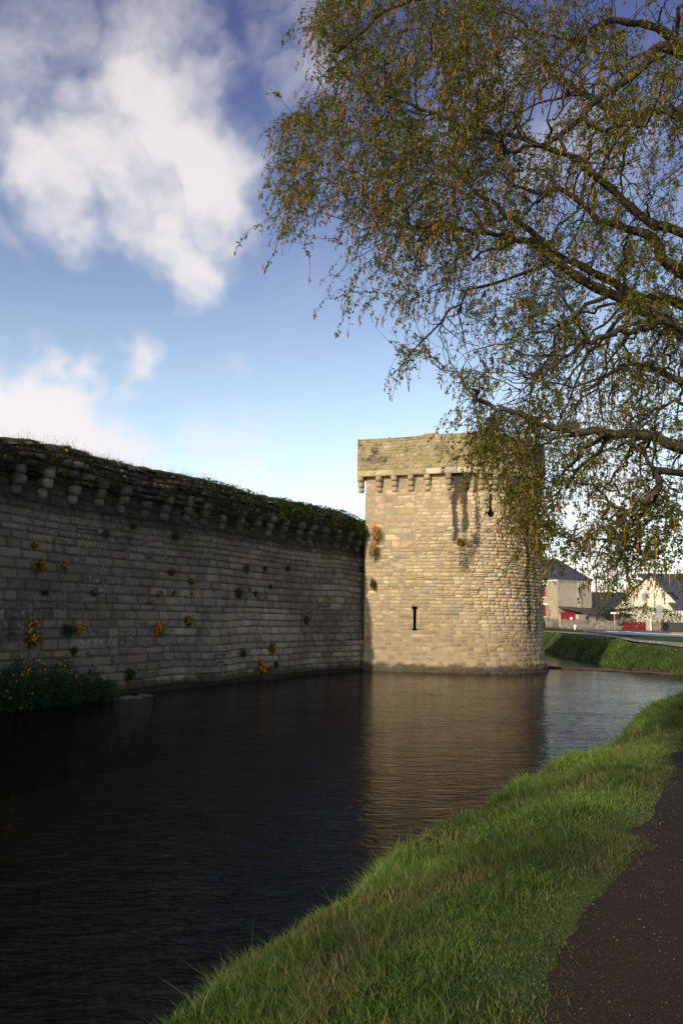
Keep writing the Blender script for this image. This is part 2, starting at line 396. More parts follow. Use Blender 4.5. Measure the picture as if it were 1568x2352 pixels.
# ------------------------------------------------------------------ tower
TL=np.array([1.47,48.3]);TD=np.array([.951,-.309]);TN=np.array([-.309,-.951]);TR=4.80;TT=TL+TD*5.03;TC=TT-TN*TR
A0=math.atan2(TN[1],TN[0]);ARC=TR*math.radians(200)
def tplan(u):
    u=np.asarray(u,float);a=A0+np.clip(u-5.03,0,None)/TR
    nx=np.where(u<5.03,TN[0],np.cos(a));ny=np.where(u<5.03,TN[1],np.sin(a))
    x=np.where(u<5.03,TL[0]+TD[0]*u,TC[0]+TR*np.cos(a));y=np.where(u<5.03,TL[1]+TD[1]*u,TC[1]+TR*np.sin(a))
    return x,y,nx,ny
TEX=0.28
def tsurf(u,v,d):
    x,y,nx,ny=tplan(u);b=d+TEX*np.clip(1-v/11,0,1.2)*.6+.22*sm(-v,-.9,.1)
    b=b+.05*(fbm(np.asarray(u)*.5,np.asarray(v)*.5,8)-.5)
    return np.stack([x+nx*b,y+ny*b,np.asarray(v,float)],1)
def tparap(u,v,d):
    x,y,nx,ny=tplan(u);b=d+.38+.03*(fbm(np.asarray(u)*1.2,np.asarray(v)*1.2,4)-.5);return np.stack([x+nx*b,y+ny*b,np.asarray(v,float)],1)
TF=-TN  # inward
def fsurf(off):
    def s(u,v,d): # left flank, u runs from front corner inwards
        b=d+off(v);u=np.asarray(u,float);f=off(v)
        x=TL[0]-TD[0]*b+TF[0]*(u)-TF[0]*f;y=TL[1]-TD[1]*b+TF[1]*(u)-TF[1]*f
        return np.stack([x,y,np.asarray(v,float)],1)
    return s
foff=lambda v:TEX*np.clip(1-np.asarray(v,float)/11,0,1.2)*.6+.22*sm(-np.asarray(v,float),-.9,.1)
# stains on shaft: (u centre, half width, top, bottom, strength)
def u_of(px,py,off=0):
    # intersect pixel ray with the plan, numerically
    us=np.linspace(-.5,14,3000);x,y,nx,ny=tplan(us);x=x+nx*off;y=y+ny*off;d=ray(px,py);s=x*d[1]-y*d[0];i=np.argmin(np.abs(s))
    t=y[i]/d[1];return us[i],3+d[2]*t
ST=[]
for (px,hw,y0,y1,k) in [(1044,.17,1090,1270,.9),(1066,.2,1090,1250,.98),(1072,.2,1250,1340,.62),(1058,.38,1090,1170,.8),(1094,.15,1090,1290,.85),(1085,.17,1240,1330,.62),(1062,.22,1260,1345,.55),(1205,.22,1200,1480,.75),(1222,.2,1230,1500,.65),(1030,.16,1100,1180,.45),(1190,.3,1330,1420,.4),(990,.25,1090,1130,.35),(1165,.5,1100,1200,.35)]:
    u,z0=u_of(px,y0);_,z1=u_of(px,y1);ST.append((u,hw,z0,z1,k))
def tstain(u,v):
    s=np.zeros(np.shape(u))
    for (uc,hw,z0,z1,k) in ST:
        w=hw*(.8+.5*vnoise(v*2.0,uc*9,2));du=np.abs(u-uc-.12*(vnoise(v*1.1,uc*5,3)-.5))
        s=np.maximum(s,k*(1-sm(du,w*.5,w*1.3))*sm(v,z1-.2,z1+1.2)*(1-sm(v,z0+.3,z0+.6)))
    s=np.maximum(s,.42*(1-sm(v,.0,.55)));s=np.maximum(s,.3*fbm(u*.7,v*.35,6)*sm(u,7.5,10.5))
    return s
P_t=pal([(.49,.395,.24),(.45,.36,.22),(.53,.445,.29),(.39,.32,.22),(.47,.36,.19),(.34,.31,.25),(.41,.30,.19)],[5,5,4,3,2,1.6,.8])
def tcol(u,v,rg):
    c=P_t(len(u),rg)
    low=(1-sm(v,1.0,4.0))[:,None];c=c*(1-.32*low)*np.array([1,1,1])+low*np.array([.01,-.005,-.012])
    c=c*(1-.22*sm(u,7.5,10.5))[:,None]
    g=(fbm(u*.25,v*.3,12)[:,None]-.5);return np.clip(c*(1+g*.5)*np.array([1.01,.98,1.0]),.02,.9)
SL1=(*u_of(952,1420,.12),);SL2=(*u_of(1127,1160,.12),)
Z1a=u_of(952,1393,.12)[1];Z1b=u_of(952,1448,.12)[1];Z2a=u_of(1127,1134,.1)[1];Z2b=u_of(1127,1187,.1)[1]
skA=(SL1[0]-.085,SL1[0]+.085,Z1b,Z1a);skB=(SL2[0]-.075,SL2[0]+.075,Z2b,Z2a)
skT=(SL1[0]-.17,SL1[0]+.17,Z1a-.16,Z1a);skT2=(SL1[0]-.15,SL1[0]+.15,Z1b,Z1b+.1);skB2=(SL2[0]-.19,SL2[0]+.19,Z2b+.08,Z2b+.32);skB3=(SL2[0]-.12,SL2[0]+.12,Z2b,Z2b+.40)
ZS=10.45;ZC=11.5   # corbel foot / parapet foot
def trow(v,rg):
    return rg.uniform(.17,.25) if 1.2<v<9.6 else rg.uniform(.22,.3)
def trow2(v,rg):return rg.uniform(.34,.46)
def tlen(u,v,rg):return rg.uniform(.26,.62)*(1 if rg.random()<.85 else 1.6)
def tlen2(u,v,rg):return rg.uniform(.45,1.0)
def trel(u,v,rg):
    n=len(u);m=sm(v,2.0,4.5)*(1-sm(v,7.5,9.5));k=.018+.045*m*sm(u,.5,5)+.02*sm(u,6,9)
    return k*rg.uniform(.5,1.5,n)+rg.normal(0,.008,n)
tower=empty('castle_tower',(TC[0],TC[1],0));tag(tower,'round sandy stone tower with a corbelled parapet, rising from the moat','tower')
UE=5.03+ARC
SK=[skA,skT,skB,skB2,skB3,skT2]
big=(-1,3.1,7.2,ZS+1.2)
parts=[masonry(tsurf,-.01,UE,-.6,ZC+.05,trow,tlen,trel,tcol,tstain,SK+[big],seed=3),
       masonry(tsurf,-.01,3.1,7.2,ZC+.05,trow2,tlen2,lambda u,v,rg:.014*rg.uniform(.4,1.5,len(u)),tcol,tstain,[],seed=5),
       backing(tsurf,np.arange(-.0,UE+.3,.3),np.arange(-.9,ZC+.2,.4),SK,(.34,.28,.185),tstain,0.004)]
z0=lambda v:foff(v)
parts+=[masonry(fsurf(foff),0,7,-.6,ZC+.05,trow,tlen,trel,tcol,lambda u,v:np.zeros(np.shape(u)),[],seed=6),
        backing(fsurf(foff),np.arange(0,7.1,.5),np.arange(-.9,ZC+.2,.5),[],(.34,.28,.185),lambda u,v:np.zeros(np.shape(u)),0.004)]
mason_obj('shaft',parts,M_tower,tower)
for sk,seed,extra in ((skA,1,(skT,skT2)),(skB,2,(skB2,skB3))):
    m=MB()
    for (a,b,c,d) in (sk,)+tuple(extra):
        a0,b0=a,b
        def q(u,v,dd):return tsurf(np.array([u]),np.array([v]),np.array([dd]))[0]
        f0=[q(a,c,.006),q(b,c,.006),q(b,d,.006),q(a,d,.006)];f1=[q(a,c,-.7),q(b,c,-.7),q(b,d,-.7),q(a,d,-.7)]
        m.add(f0+f1,[(0,1,5,4),(1,2,6,5),(2,3,7,6),(3,0,4,7),(4,5,6,7)])
    m.build('arrow_slit',M_void,tower)
# flat dressed stones round the slits
# parapet
zt=lambda u:13.83+.05*(vnoise(np.asarray(u)*.8,0,4)-.5)*2+.09*((np.abs((np.asarray(u)*1.0)%2.9-1.2)<.42))*(np.asarray(u)>1.5)
def pcol(u,v,rg):
    f=pal([(.36,.31,.16),(.31,.27,.15),(.42,.36,.25),(.22,.20,.15),(.33,.28,.11),(.27,.24,.19)],[4,4,2.5,2,3,2]);c=f(len(u),rg)
    sc=(v<ZC+.38)[:,None];c=np.where(sc,c*1.25+np.array([.03,.02,.015]),c*.92);return c
def pstain(u,v):
    s=.6*sm(fbm(u*1.5,v*2.4,21),.5,.66)*sm(v,ZC+.35,ZC+.6)
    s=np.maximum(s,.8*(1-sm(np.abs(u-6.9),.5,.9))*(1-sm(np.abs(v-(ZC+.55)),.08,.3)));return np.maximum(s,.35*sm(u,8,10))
def psurf_top(u,v,d):
    v=np.asarray(v,float);t=np.clip((v-ZC-1.0)/(13.83-ZC-1.0),0,1);return tparap(u,v+t*(zt(u)-13.83),d)
pr=lambda u,v,rg:np.where(v<ZC+.38,.03,.032)*rg.uniform(.0,1.7,len(u))
parts=[masonry(psurf_top,-.45,UE,ZC,ZC+.36,lambda v,rg:.36,lambda u,v,rg:rg.uniform(.8,1.25),pr,pcol,pstain,[],seed=8),
       masonry(psurf_top,-.45,UE,ZC+.36,13.83,lambda v,rg:rg.uniform(.14,.26),lambda u,v,rg:rg.uniform(.2,.55),pr,pcol,pstain,[],seed=9,gap=.02,wavy=.07),
       backing(psurf_top,np.arange(-.45,UE+.2,.3),np.r_[ZC,ZC+1.0,13.0,13.83],[],(.3,.255,.15),pstain,.006)]
fo=lambda v:np.full(np.shape(v),.38)
parts+=[masonry(fsurf(fo),0,7,ZC,13.83,lambda v,rg:rg.uniform(.14,.3),lambda u,v,rg:rg.uniform(.2,.6),pr,pcol,lambda u,v:np.zeros(np.shape(u)),[],seed=10),
        backing(fsurf(fo),np.arange(0,7.1,.5),[ZC,13.83],[],(.3,.255,.15),lambda u,v:np.zeros(np.shape(u)),.004)]
# underside, cap and inner face rings
us=np.arange(-.45,UE+.1,.15)
def ring(fa,fb):
    A=fa(us);B=fb(us);n=len(us);I=np.arange(n-1);return (np.concatenate([A,B]),np.stack([I,I+1,I+1+n,I+n],1),np.tile([.28,.24,.15],(2*n,1)),np.zeros(2*n))
Z=np.zeros(len(us))
parts+=[ring(lambda u:tparap(u,Z+ZC,Z+.0),lambda u:tparap(np.maximum(u,0),Z+ZC,Z-.5)),
        ring(lambda u:tparap(u,zt(u),Z+.01),lambda u:tparap(np.maximum(u,.2),zt(u)-.0,Z-.55)),
        ring(lambda u:tparap(np.maximum(u,.2),zt(u),Z-.55),lambda u:tparap(np.maximum(u,.2),Z+12.4,Z-.55))]
mason_obj('parapet',parts,M_tower,tower)
# roof deck
x,y,nx_,ny_=tplan(np.arange(0.2,UE,.4));back=[(TL+TF*7)]
dk=np.array([(a-b*.1,c-d*.1,12.5) for a,c,b,d in zip(x,y,nx_,ny_)]+[(b[0],b[1],12.5) for b in back])
npmesh('roof_deck',dk,[[tuple(range(len(dk)))]],M_void,tower)
# corbels: three stepped rolls
def roll(y0,y1,z0,z1):  # profile: projection a, height b, rounded lower nose
    return [(y0,z0),(y1*.7,z0),(y1*.93,z0+(z1-z0)*.2),(y1,z0+(z1-z0)*.5),(y1,z1),(y0,z1)]
cu=0.05;k=0
cbx=[836,869,904,942,980,1029,1070,1106,1139]
cus=[u_of(p,1105,.3)[0] for p in cbx[1:]];cus=[-.28]+cus
while cus[-1]<UE-1:cus.append(cus[-1]+.93)
for k,u in enumerate(cus):
    x,y,nx_,ny_=[float(a) for a in tplan(max(u,-.0) if u>0 else 0.0)]
    if u<0:x+=TD[0]*u;y+=TD[1]*u
    ax=(-ny_,nx_,0);ay=(nx_,ny_,0);w=.15
    c=np.array([.40,.33,.21])*random.uniform(.8,1.15)
    st=float(tstain(np.array([u]),np.array([10.9]))[0])*.8
    bx=[((x,y,0),ax,ay,(0,0,1),roll(-.1,.16,10.56,10.85),-w,w),((x,y,0),ax,ay,(0,0,1),roll(-.1,.28,10.855,11.17),-w-.01,w+.01),((x,y,0),ax,ay,(0,0,1),roll(-.1,.40,11.175,11.495),-w-.02,w+.02)]
    blockpart('corbel',M_tower,tower,bx,c,st,k,.03)
# ------------------------------------------------------------------ curtain wall
WP=resample(WB,.25);WT=np.gradient(WP,axis=0)
for _ in range(6):WP[1:-1]=(WP[:-2]+WP[1:-1]*2+WP[2:])/4
WS=np.r_[0,np.cumsum(np.linalg.norm(np.diff(WP,axis=0),axis=1))]
WT=np.gradient(WP,axis=0);WT/=np.linalg.norm(WT,axis=1)[:,None]
WN=np.stack([WT[:,1],-WT[:,0]],1)   # check side below
if np.dot(WN[5],np.array([.84,-.54]))<0:WN=-WN
WLEN=WS[-1]
def wsurf(u,v,d,o=0.0):
    u=np.asarray(u,float);v=np.asarray(v,float);x=np.interp(u,WS,WP[:,0]);y=np.interp(u,WS,WP[:,1]);nx=np.interp(u,WS,WN[:,0]);ny=np.interp(u,WS,WN[:,1])
    b=d+o-.42*np.clip(v/7,0,1.1)+.10*(1-sm(v,.0,.5))+.10*(fbm(u*.22,v*.3,31)-.5)*2
    return np.stack([x+nx*b,y+ny*b,v],1)
def wtop(u):return np.interp(np.asarray(u,float),TU_,TZ_)-.06+.12*(fbm(np.asarray(u)*1.7,3,42)-.5)*2
ZR=7.75
def wu_of(px,py,off=0,us=np.linspace(0,34,4000)):
    nx=np.interp(us,WS,WN[:,0]);ny=np.interp(us,WS,WN[:,1]);x=np.interp(us,WS,WP[:,0])+nx*off;y=np.interp(us,WS,WP[:,1])+ny*off
    d=ray(px,py);i=np.argmin(np.abs(x*d[1]-y*d[0]));return us[i],3+d[2]*y[i]/d[1]
_t=sorted(wu_of(a,b,-.25) for a,b in [(2,1000),(80,1010),(150,1024),(230,1047),(320,1066),(430,1090),(500,1108),(560,1124),(640,1144),(740,1164),(800,1180),(836,1196)])
TU_=np.array([a for a,b in _t]);TZ_=np.array([b for a,b in _t])
print('top',[(round(float(a),1),round(float(b),2)) for a,b in _t]);print('corb',[tuple(np.round(wu_of(a,b,-.2),2)) for a,b in [(103,1153),(283,1181),(434,1204),(622,1241),(688,1244),(850,1262)]])
print('foot',[tuple(np.round(wu_of(a,b,.1),2)) for a,b in [(436,1584),(538,1564),(646,1558),(736,1546),(850,1536)]])
def rsurf(u,v,d):  # ragged parapet above corbels
    v=np.asarray(v,float);t=np.clip((v-8.0)/(8.9-8.0),0,1);vv=v+t*(wtop(u)-8.9)
    o=(.10+.22*sm(v,7.7,8.1)+.42*(fbm(np.asarray(u)*1.1,v*1.6,51)-.5)-.25*sm(v,8.5,8.9))
    return wsurf(u,vv,d+o)
P_w=pal([(.155,.134,.105),(.175,.15,.117),(.13,.115,.095),(.195,.163,.118),(.148,.122,.098),(.165,.142,.098)],[5,4,4,1.5,2,1.5])
def wcol(u,v,rg):
    c=P_w(len(u),rg);g=fbm(u*.18,v*.3,61)[:,None]-.5;c=c*(1+g*.9)
    lo=((1-sm(v,.25,.6))*sm(u,8,12))[:,None];c=c+lo*np.array([.05,.045,.0]);pale=sm(fbm(u*.25+5,v*.4,63),.5,.68)[:,None]*(v<5)[:,None];return np.clip(c*(1+pale*.45),.01,1)
def wstain(u,v):
    s=.72*sm(v,6.0,7.0)*(.55+.9*fbm(u*.6,v*.5,71));s=np.maximum(s,.5*sm(fbm(u*.5,v*.35,72)+.12*sm(v,4.5,6.5),.56,.74)*sm(v,3.5,6))
    s=np.maximum(s,.5*sm(fbm(u*.9,v*.9,73),.64,.8));s=np.maximum(s,.75*(1-sm(v,.05,.45)));return s
def wrow(v,rg):return rg.choice([.26,.30,.33,.36,.40])*rg.uniform(.95,1.05)
def wlen(u,v,rg):return rg.uniform(.42,1.15)*(1 if rg.random()<.85 else 1.35)
wall=empty('castle_wall',(WP[0,0],WP[0,1],0));tag(wall,'long dark stone rampart with broken corbels and flowers in its joints along the moat','wall')
UW=34.0
wrel=lambda u,v,rg:.024*rg.uniform(.3,1.6,len(u))+rg.normal(0,.016,len(u))
w1=masonry(wsurf,0,UW,-.55,ZR,wrow,wlen,wrel,wcol,wstain,[],seed=21,gap=.026,wavy=.07,rnd=2.3,round_=.13,split=.015,rim=-.045)
w2=backing(wsurf,np.arange(0,WLEN,.35),np.arange(-.9,ZR+.6,.35),[],(.085,.07,.05),wstain,-.036)
w3=backing(wsurf,np.arange(UW-.1,WLEN,.6),np.arange(-.9,ZR+.6,.6),[],(.12,.11,.10),wstain,.02)
mason_obj('wall_face',[w1,w2,w3],M_wall,wall)
rstain=lambda u,v:.34+.5*fbm(u*.9,v*1.2,81)
r1=masonry(rsurf,0,UW,ZR,8.9,lambda v,rg:rg.uniform(.16,.32),lambda u,v,rg:rg.uniform(.18,.6),lambda u,v,rg:rg.uniform(-.08,.17,len(u)),wcol,rstain,[],seed=22,gap=.035,wavy=.16,rnd=5,round_=.3,split=.25,rim=-.10)
r2=backing(rsurf,np.arange(0,WLEN,.2),np.linspace(ZR,8.9,9),[],(.04,.036,.028),rstain,-.08)
mason_obj('broken_parapet',[r1,r2],M_wall,wall)
# earth cap on top
us=np.arange(0,WLEN,.25);ts=np.array([0,.06,.25,.6,1.2,2.0,3.0]);V=[];
for j,t in enumerate(ts):
    zz=wtop(us)+[-.06,.03,.10,.16,.12,.05,-.6][j]+.07*(fbm(us*1.9,us*0+j*3,91)-.5)
    V.append(wsurf(us,np.full(len(us),8.9),-t+.10+.12*(vnoise(us*2.2,us*0,92)-.5)));V[-1][:,2]=zz
V=np.concatenate(V);n=len(us);I=np.arange(n*len(ts)).reshape(len(ts),n);Q=np.stack([I[:-1,:-1],I[:-1,1:],I[1:,1:],I[1:,:-1]],-1).reshape(-1,4)
capm=plain('moss_earth',(.07,.065,.028),.95,.5,4,.8,.1,.05)
npmesh('turf_cap',V,[Q],capm,wall,smooth=True)
bk=backing(lambda u,v,d:wsurf(u,np.zeros(np.shape(u)),d)*np.array([1,1,0])+np.stack([0*v,0*v,v],1),np.arange(0,WLEN,1.0),[0,8.3],[],(.1,.09,.08),wstain,-3.3)
mason_obj('rear_face',[bk],M_wall,wall)
def roll2(y0,y1,z0,z1):return [(y0,z0),(y1*.62,z0),(y1*.88,z0+.04),(y1,z0+.13),(y1,z1),(y0,z1)]
WPX=[39,103,171,231,283,338,383,434,472,511,553,589,622,653,688,715,748,775,800,823,846]
cul=[wu_of(p,1180,-.25)[0] for p in WPX];u=cul[0]
while u<UW-1.5:u+=1.12;cul.insert(0,u)
for k,u in enumerate(cul):
    rg=np.random.default_rng(100+k)
    p=wsurf(np.array([u]),np.array([7.2]),np.array([0.]))[0];nx_=float(np.interp(u,WS,WN[:,0]));ny_=float(np.interp(u,WS,WN[:,1]))
    ax=np.array((-ny_,nx_,0));ay=np.array((nx_,ny_,0));w=.18
    dz=rg.uniform(-.06,.05);nt=3 if rg.random()<.8 else 2;bx=[]
    for j,(a,b,pj) in enumerate([(7.03,7.36,.17),(7.365,7.70,.31),(7.705,8.03,.44)][:nt]):
        o=p*np.array([1,1,0])+ax*rg.uniform(-.03,.03)
        pj*=rg.uniform(.8,1.2);bx.append((o,ax,ay,(0,0,1),roll2(-.15,pj,a+dz,b+dz),-w*rg.uniform(.85,1.15),w*rg.uniform(.85,1.15)))
    blockpart('corbel',M_wall,wall,bx,np.array([.17,.15,.12])*rg.uniform(.6,1.1),rg.uniform(.25,.5),k,.022)
# ------------------------------------------------------------------ vegetation
def unit(v):return v/np.maximum(np.linalg.norm(v,axis=-1,keepdims=True),1e-9)
def leaves(P,size,rg,droop=0.,aspect=.62,nbias=None,fold=.25):
    """diamond leaves, 2 folded tris each pair; P Nx3, size N"""
    n=len(P);d=unit(rg.normal(0,1,(n,3))+np.array([0,0,-droop]));a=unit(np.cross(d,rg.normal(0,1,(n,3))+(0 if nbias is None else nbias)))
    nn=np.cross(d,a);s=size[:,None]
    v0=P;v1=P+d*s*.45+a*s*aspect*.5+nn*s*fold*.3;v2=P+d*s;v3=P+d*s*.45-a*s*aspect*.5+nn*s*fold*.3
    V=np.stack([v0,v1,v2,v3],1).reshape(-1,3);I=np.arange(n)[:,None]*4
    return V,np.concatenate([I+np.array([[0,1,2]]),I+np.array([[0,2,3]])])
def gcol(n,rg,cols,w,var=.25):
    cols=np.array(cols,float);w=np.array(w,float);w/=w.sum();return cols[rg.choice(len(cols),n,p=w)]*rg.uniform(1-var,1+var,(n,1))
def blades(P,h,w,rg,lean=.45,cols=None,cw=None,wind=(0,0)):
    n=len(P);a=rg.uniform(0,2*math.pi,n);s=np.stack([np.cos(a),np.sin(a),0*a],1)*w[:,None]*.5
    b=rg.normal(0,1,(n,2));b=np.c_[b*lean*.6+np.array(wind),np.zeros(n)]*h[:,None]
    up=np.array([0,0,1.])*h[:,None]
    v=[P-s,P+s,P-s*.75+b*.35+up*.55,P+s*.75+b*.35+up*.55,P+b*1.1+up*.93]
    V=np.stack(v,1).reshape(-1,3);I=np.arange(n)[:,None]*5
    Fc=np.concatenate([I+np.array([[0,1,3]]),I+np.array([[0,3,2]]),I+np.array([[2,3,4]])])
    c=gcol(n,rg,cols,cw)
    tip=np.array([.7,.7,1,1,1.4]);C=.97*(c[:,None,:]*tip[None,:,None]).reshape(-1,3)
    return V,Fc,C
def poly_in(x,y,poly):
    return sdist(x,y,poly+[poly[0]],poly)>0
rg=np.random.default_rng(11)
GC=[(.050,.090,.014),(.078,.128,.018),(.125,.168,.026),(.030,.066,.022),(.19,.17,.07),(.2,.13,.07)];GW=[5,5,3,3,.7,.25]
PAl=[tuple(p) for p in PA];PBl=[tuple(p) for p in PB[::-1]];PPOLY=PAl+PBl
VV=[];FF=[];CC=[];o=0
def add_blades(x0,x1,y0,y1,r0,r1,dens,hh,ww,wet=False):
    global o
    n=int((x1-x0)*(y1-y0)*dens);x=rg.uniform(x0,x1,n);y=rg.uniform(y0,y1,n);r=np.hypot(x,y)
    px=x/np.maximum(y,.3)
    k=(r>=r0)&(r<r1)&(px<.62)&(px>-.62)&(y>.5);x,y,r=x[k],y[k],r[k]
    d=sdist(x,y,BROW,LAND);k=(d>-.62-1.3*sm(y,24,44))&(d<np.where(y>33,.5,6.5));x,y,d=x[k],y[k],d[k]
    p=sdist(x,y,PAl,PAl+[(40,60),(60,60),(60,-30)]) # + right of path edge
    edge=fbm(x*5,y*5,7)*.30
    k=(p<edge*1.1-.08)|((p<.28)&(rg.random(len(x))<.05)&(fbm(x*3,y*3,17)>.5));x,y,d,p=x[k],y[k],d[k],p[k]
    # thinning in worn patches
    worn=sm(fbm(x*1.6+3,y*1.6,77),.54,.72)*(1-sm(np.abs(d-.55),.4,.8))
    k=rg.random(len(x))>worn*.8;x,y,d,p,worn=x[k],y[k],d[k],p[k],worn[k]
    z=height(x,y)
    cl=fbm(x*1.8,y*1.8,13);c2=fbm(x*5,y*5,14)
    h=hh*np.where(rg.random(len(x))<.05,1.8,1.0)*(.55+.75*sm(cl,.3,.75)*(.5+c2))*rg.uniform(.45,1.25,len(x))
    h*=np.where(d<.25,1.2,1.0)*np.where(d>1.4,.72,1.0)*(.5+.5*sm(-p,-.05,.45))
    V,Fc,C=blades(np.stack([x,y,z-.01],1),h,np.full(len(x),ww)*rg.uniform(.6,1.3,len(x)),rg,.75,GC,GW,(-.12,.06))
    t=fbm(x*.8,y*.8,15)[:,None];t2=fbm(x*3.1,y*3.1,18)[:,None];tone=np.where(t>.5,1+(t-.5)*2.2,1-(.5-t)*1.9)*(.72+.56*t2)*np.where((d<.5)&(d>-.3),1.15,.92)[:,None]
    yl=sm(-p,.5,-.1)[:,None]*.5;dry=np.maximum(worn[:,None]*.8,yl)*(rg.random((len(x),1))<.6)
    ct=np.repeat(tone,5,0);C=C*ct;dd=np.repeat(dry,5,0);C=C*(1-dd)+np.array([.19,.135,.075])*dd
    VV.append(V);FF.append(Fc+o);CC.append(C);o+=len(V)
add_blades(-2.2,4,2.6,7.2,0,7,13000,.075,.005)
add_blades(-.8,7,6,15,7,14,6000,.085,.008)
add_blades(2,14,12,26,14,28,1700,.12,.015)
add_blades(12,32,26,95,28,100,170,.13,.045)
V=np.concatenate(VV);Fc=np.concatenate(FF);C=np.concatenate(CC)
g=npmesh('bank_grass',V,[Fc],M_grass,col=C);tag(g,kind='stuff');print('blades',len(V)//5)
# low broad-leaved weeds in the turf
rg=np.random.default_rng(12);n=5200;x=rg.uniform(-1.2,8,n);y=rg.uniform(3.3,20,n);d=sdist(x,y,BROW,LAND);p=sdist(x,y,PAl,PAl+[(40,60),(60,60),(60,-30)])
k=(d>-.2)&(p<0)&(fbm(x*1.3,y*1.3,25)>.53);x,y=x[k],y[k]
Pw=np.stack([x,y,height(x,y)],1);Pw=np.repeat(Pw,9,0)+rg.normal(0,1,(len(Pw)*9,3))*np.array([.03,.03,.008])+np.array([0,0,.035])
V,Fc=leaves(Pw,rg.uniform(.007,.017,len(Pw)),rg,-.6,.7);C=np.repeat(gcol(len(Pw),rg,[(.03,.08,.02),(.05,.11,.03),(.04,.09,.035)],[1,1,1]),4,0)
g=npmesh('clover',V,[Fc],M_grass,col=C);tag(g,kind='stuff')
# litter on the path
rg=np.random.default_rng(13);n=4200;x=rg.uniform(.6,7,n);y=rg.uniform(3,15,n);p=sdist(x,y,PAl,PAl+[(40,60),(60,60),(60,-30)]);k=(p>.0)&(rg.random(n)<np.exp(-p*1.0)+.12);x,y=x[k],y[k];n=len(x)
V,Fc=leaves(np.stack([x,y,np.full(n,1.425)],1),rg.uniform(.012,.034,n),rg,0,.35);V[:,2]=1.418+np.abs(V[:,2]-1.425)*.25
C=np.repeat(gcol(n,rg,[(.12,.055,.025),(.2,.1,.05),(.09,.07,.05),(.25,.17,.09)],[3,2,2,1]),4,0)
g=npmesh('fallen_catkins',V,[Fc],M_petal,col=C);tag(g,kind='stuff')
# gravel grains
n=9000;x=rg.uniform(.7,6,n);y=rg.uniform(3,11,n);p=sdist(x,y,PAl,PAl+[(40,60),(60,60),(60,-30)]);k=p>.03;x,y=x[k],y[k];n=len(x);r=rg.uniform(.002,.0055,n)
oc=np.array([(1,0,0),(-1,0,0),(0,1,0),(0,-1,0),(0,0,1),(0,0,-1)],float);of=np.array([(0,2,4),(2,1,4),(1,3,4),(3,0,4),(2,0,5),(1,2,5),(3,1,5),(0,3,5)])
V=(np.stack([x,y,np.full(n,1.4125)+r*.4],1)[:,None,:]+oc[None]*r[:,None,None]*rg.uniform(.6,1.4,(n,1,3))).reshape(-1,3)
Fc=(np.arange(n)[:,None,None]*6+of[None]).reshape(-1,3);C=np.repeat(gcol(n,rg,[(.07,.06,.05),(.13,.11,.09),(.04,.035,.03),(.22,.2,.17)],[4,3,3,.7]),6,0)
g=npmesh('gravel',V,[Fc],M_petal,col=C);tag(g,kind='stuff')
# grass and weeds along the wall top
rg=np.random.default_rng(14);n=5200;u=rg.uniform(0,30,n);k=fbm(u*.9,u*0+2,33)>.38;u=u[k];n=len(u);t=rg.uniform(-.15,1.3,n)
b=wsurf(u,np.full(n,8.9),-t);b[:,2]=wtop(u)+.03+.1*np.clip(t,0,1)
tall=rg.random(n)<.16*sm(u,6,12);h=np.where(tall,rg.uniform(.16,.42,n),rg.uniform(.05,.15,n))
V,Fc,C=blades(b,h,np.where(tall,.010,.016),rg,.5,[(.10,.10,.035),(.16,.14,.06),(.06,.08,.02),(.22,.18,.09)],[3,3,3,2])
# seed heads
ht=b[tall]+np.array([0,0,1])*h[tall][:,None]*.95;V2,F2=leaves(np.repeat(ht,3,0)+rg.normal(0,.012,(len(ht)*3,3)),np.full(len(ht)*3,.03),rg)
C2=np.repeat(gcol(len(ht)*3,rg,[(.3,.24,.13),(.22,.17,.1)],[1,1]),4,0)
g=npmesh('wall_top_grass',np.concatenate([V,V2]),[np.concatenate([Fc,F2+len(V)])],M_grass,col=np.concatenate([C,C2]));tag(g,kind='stuff')
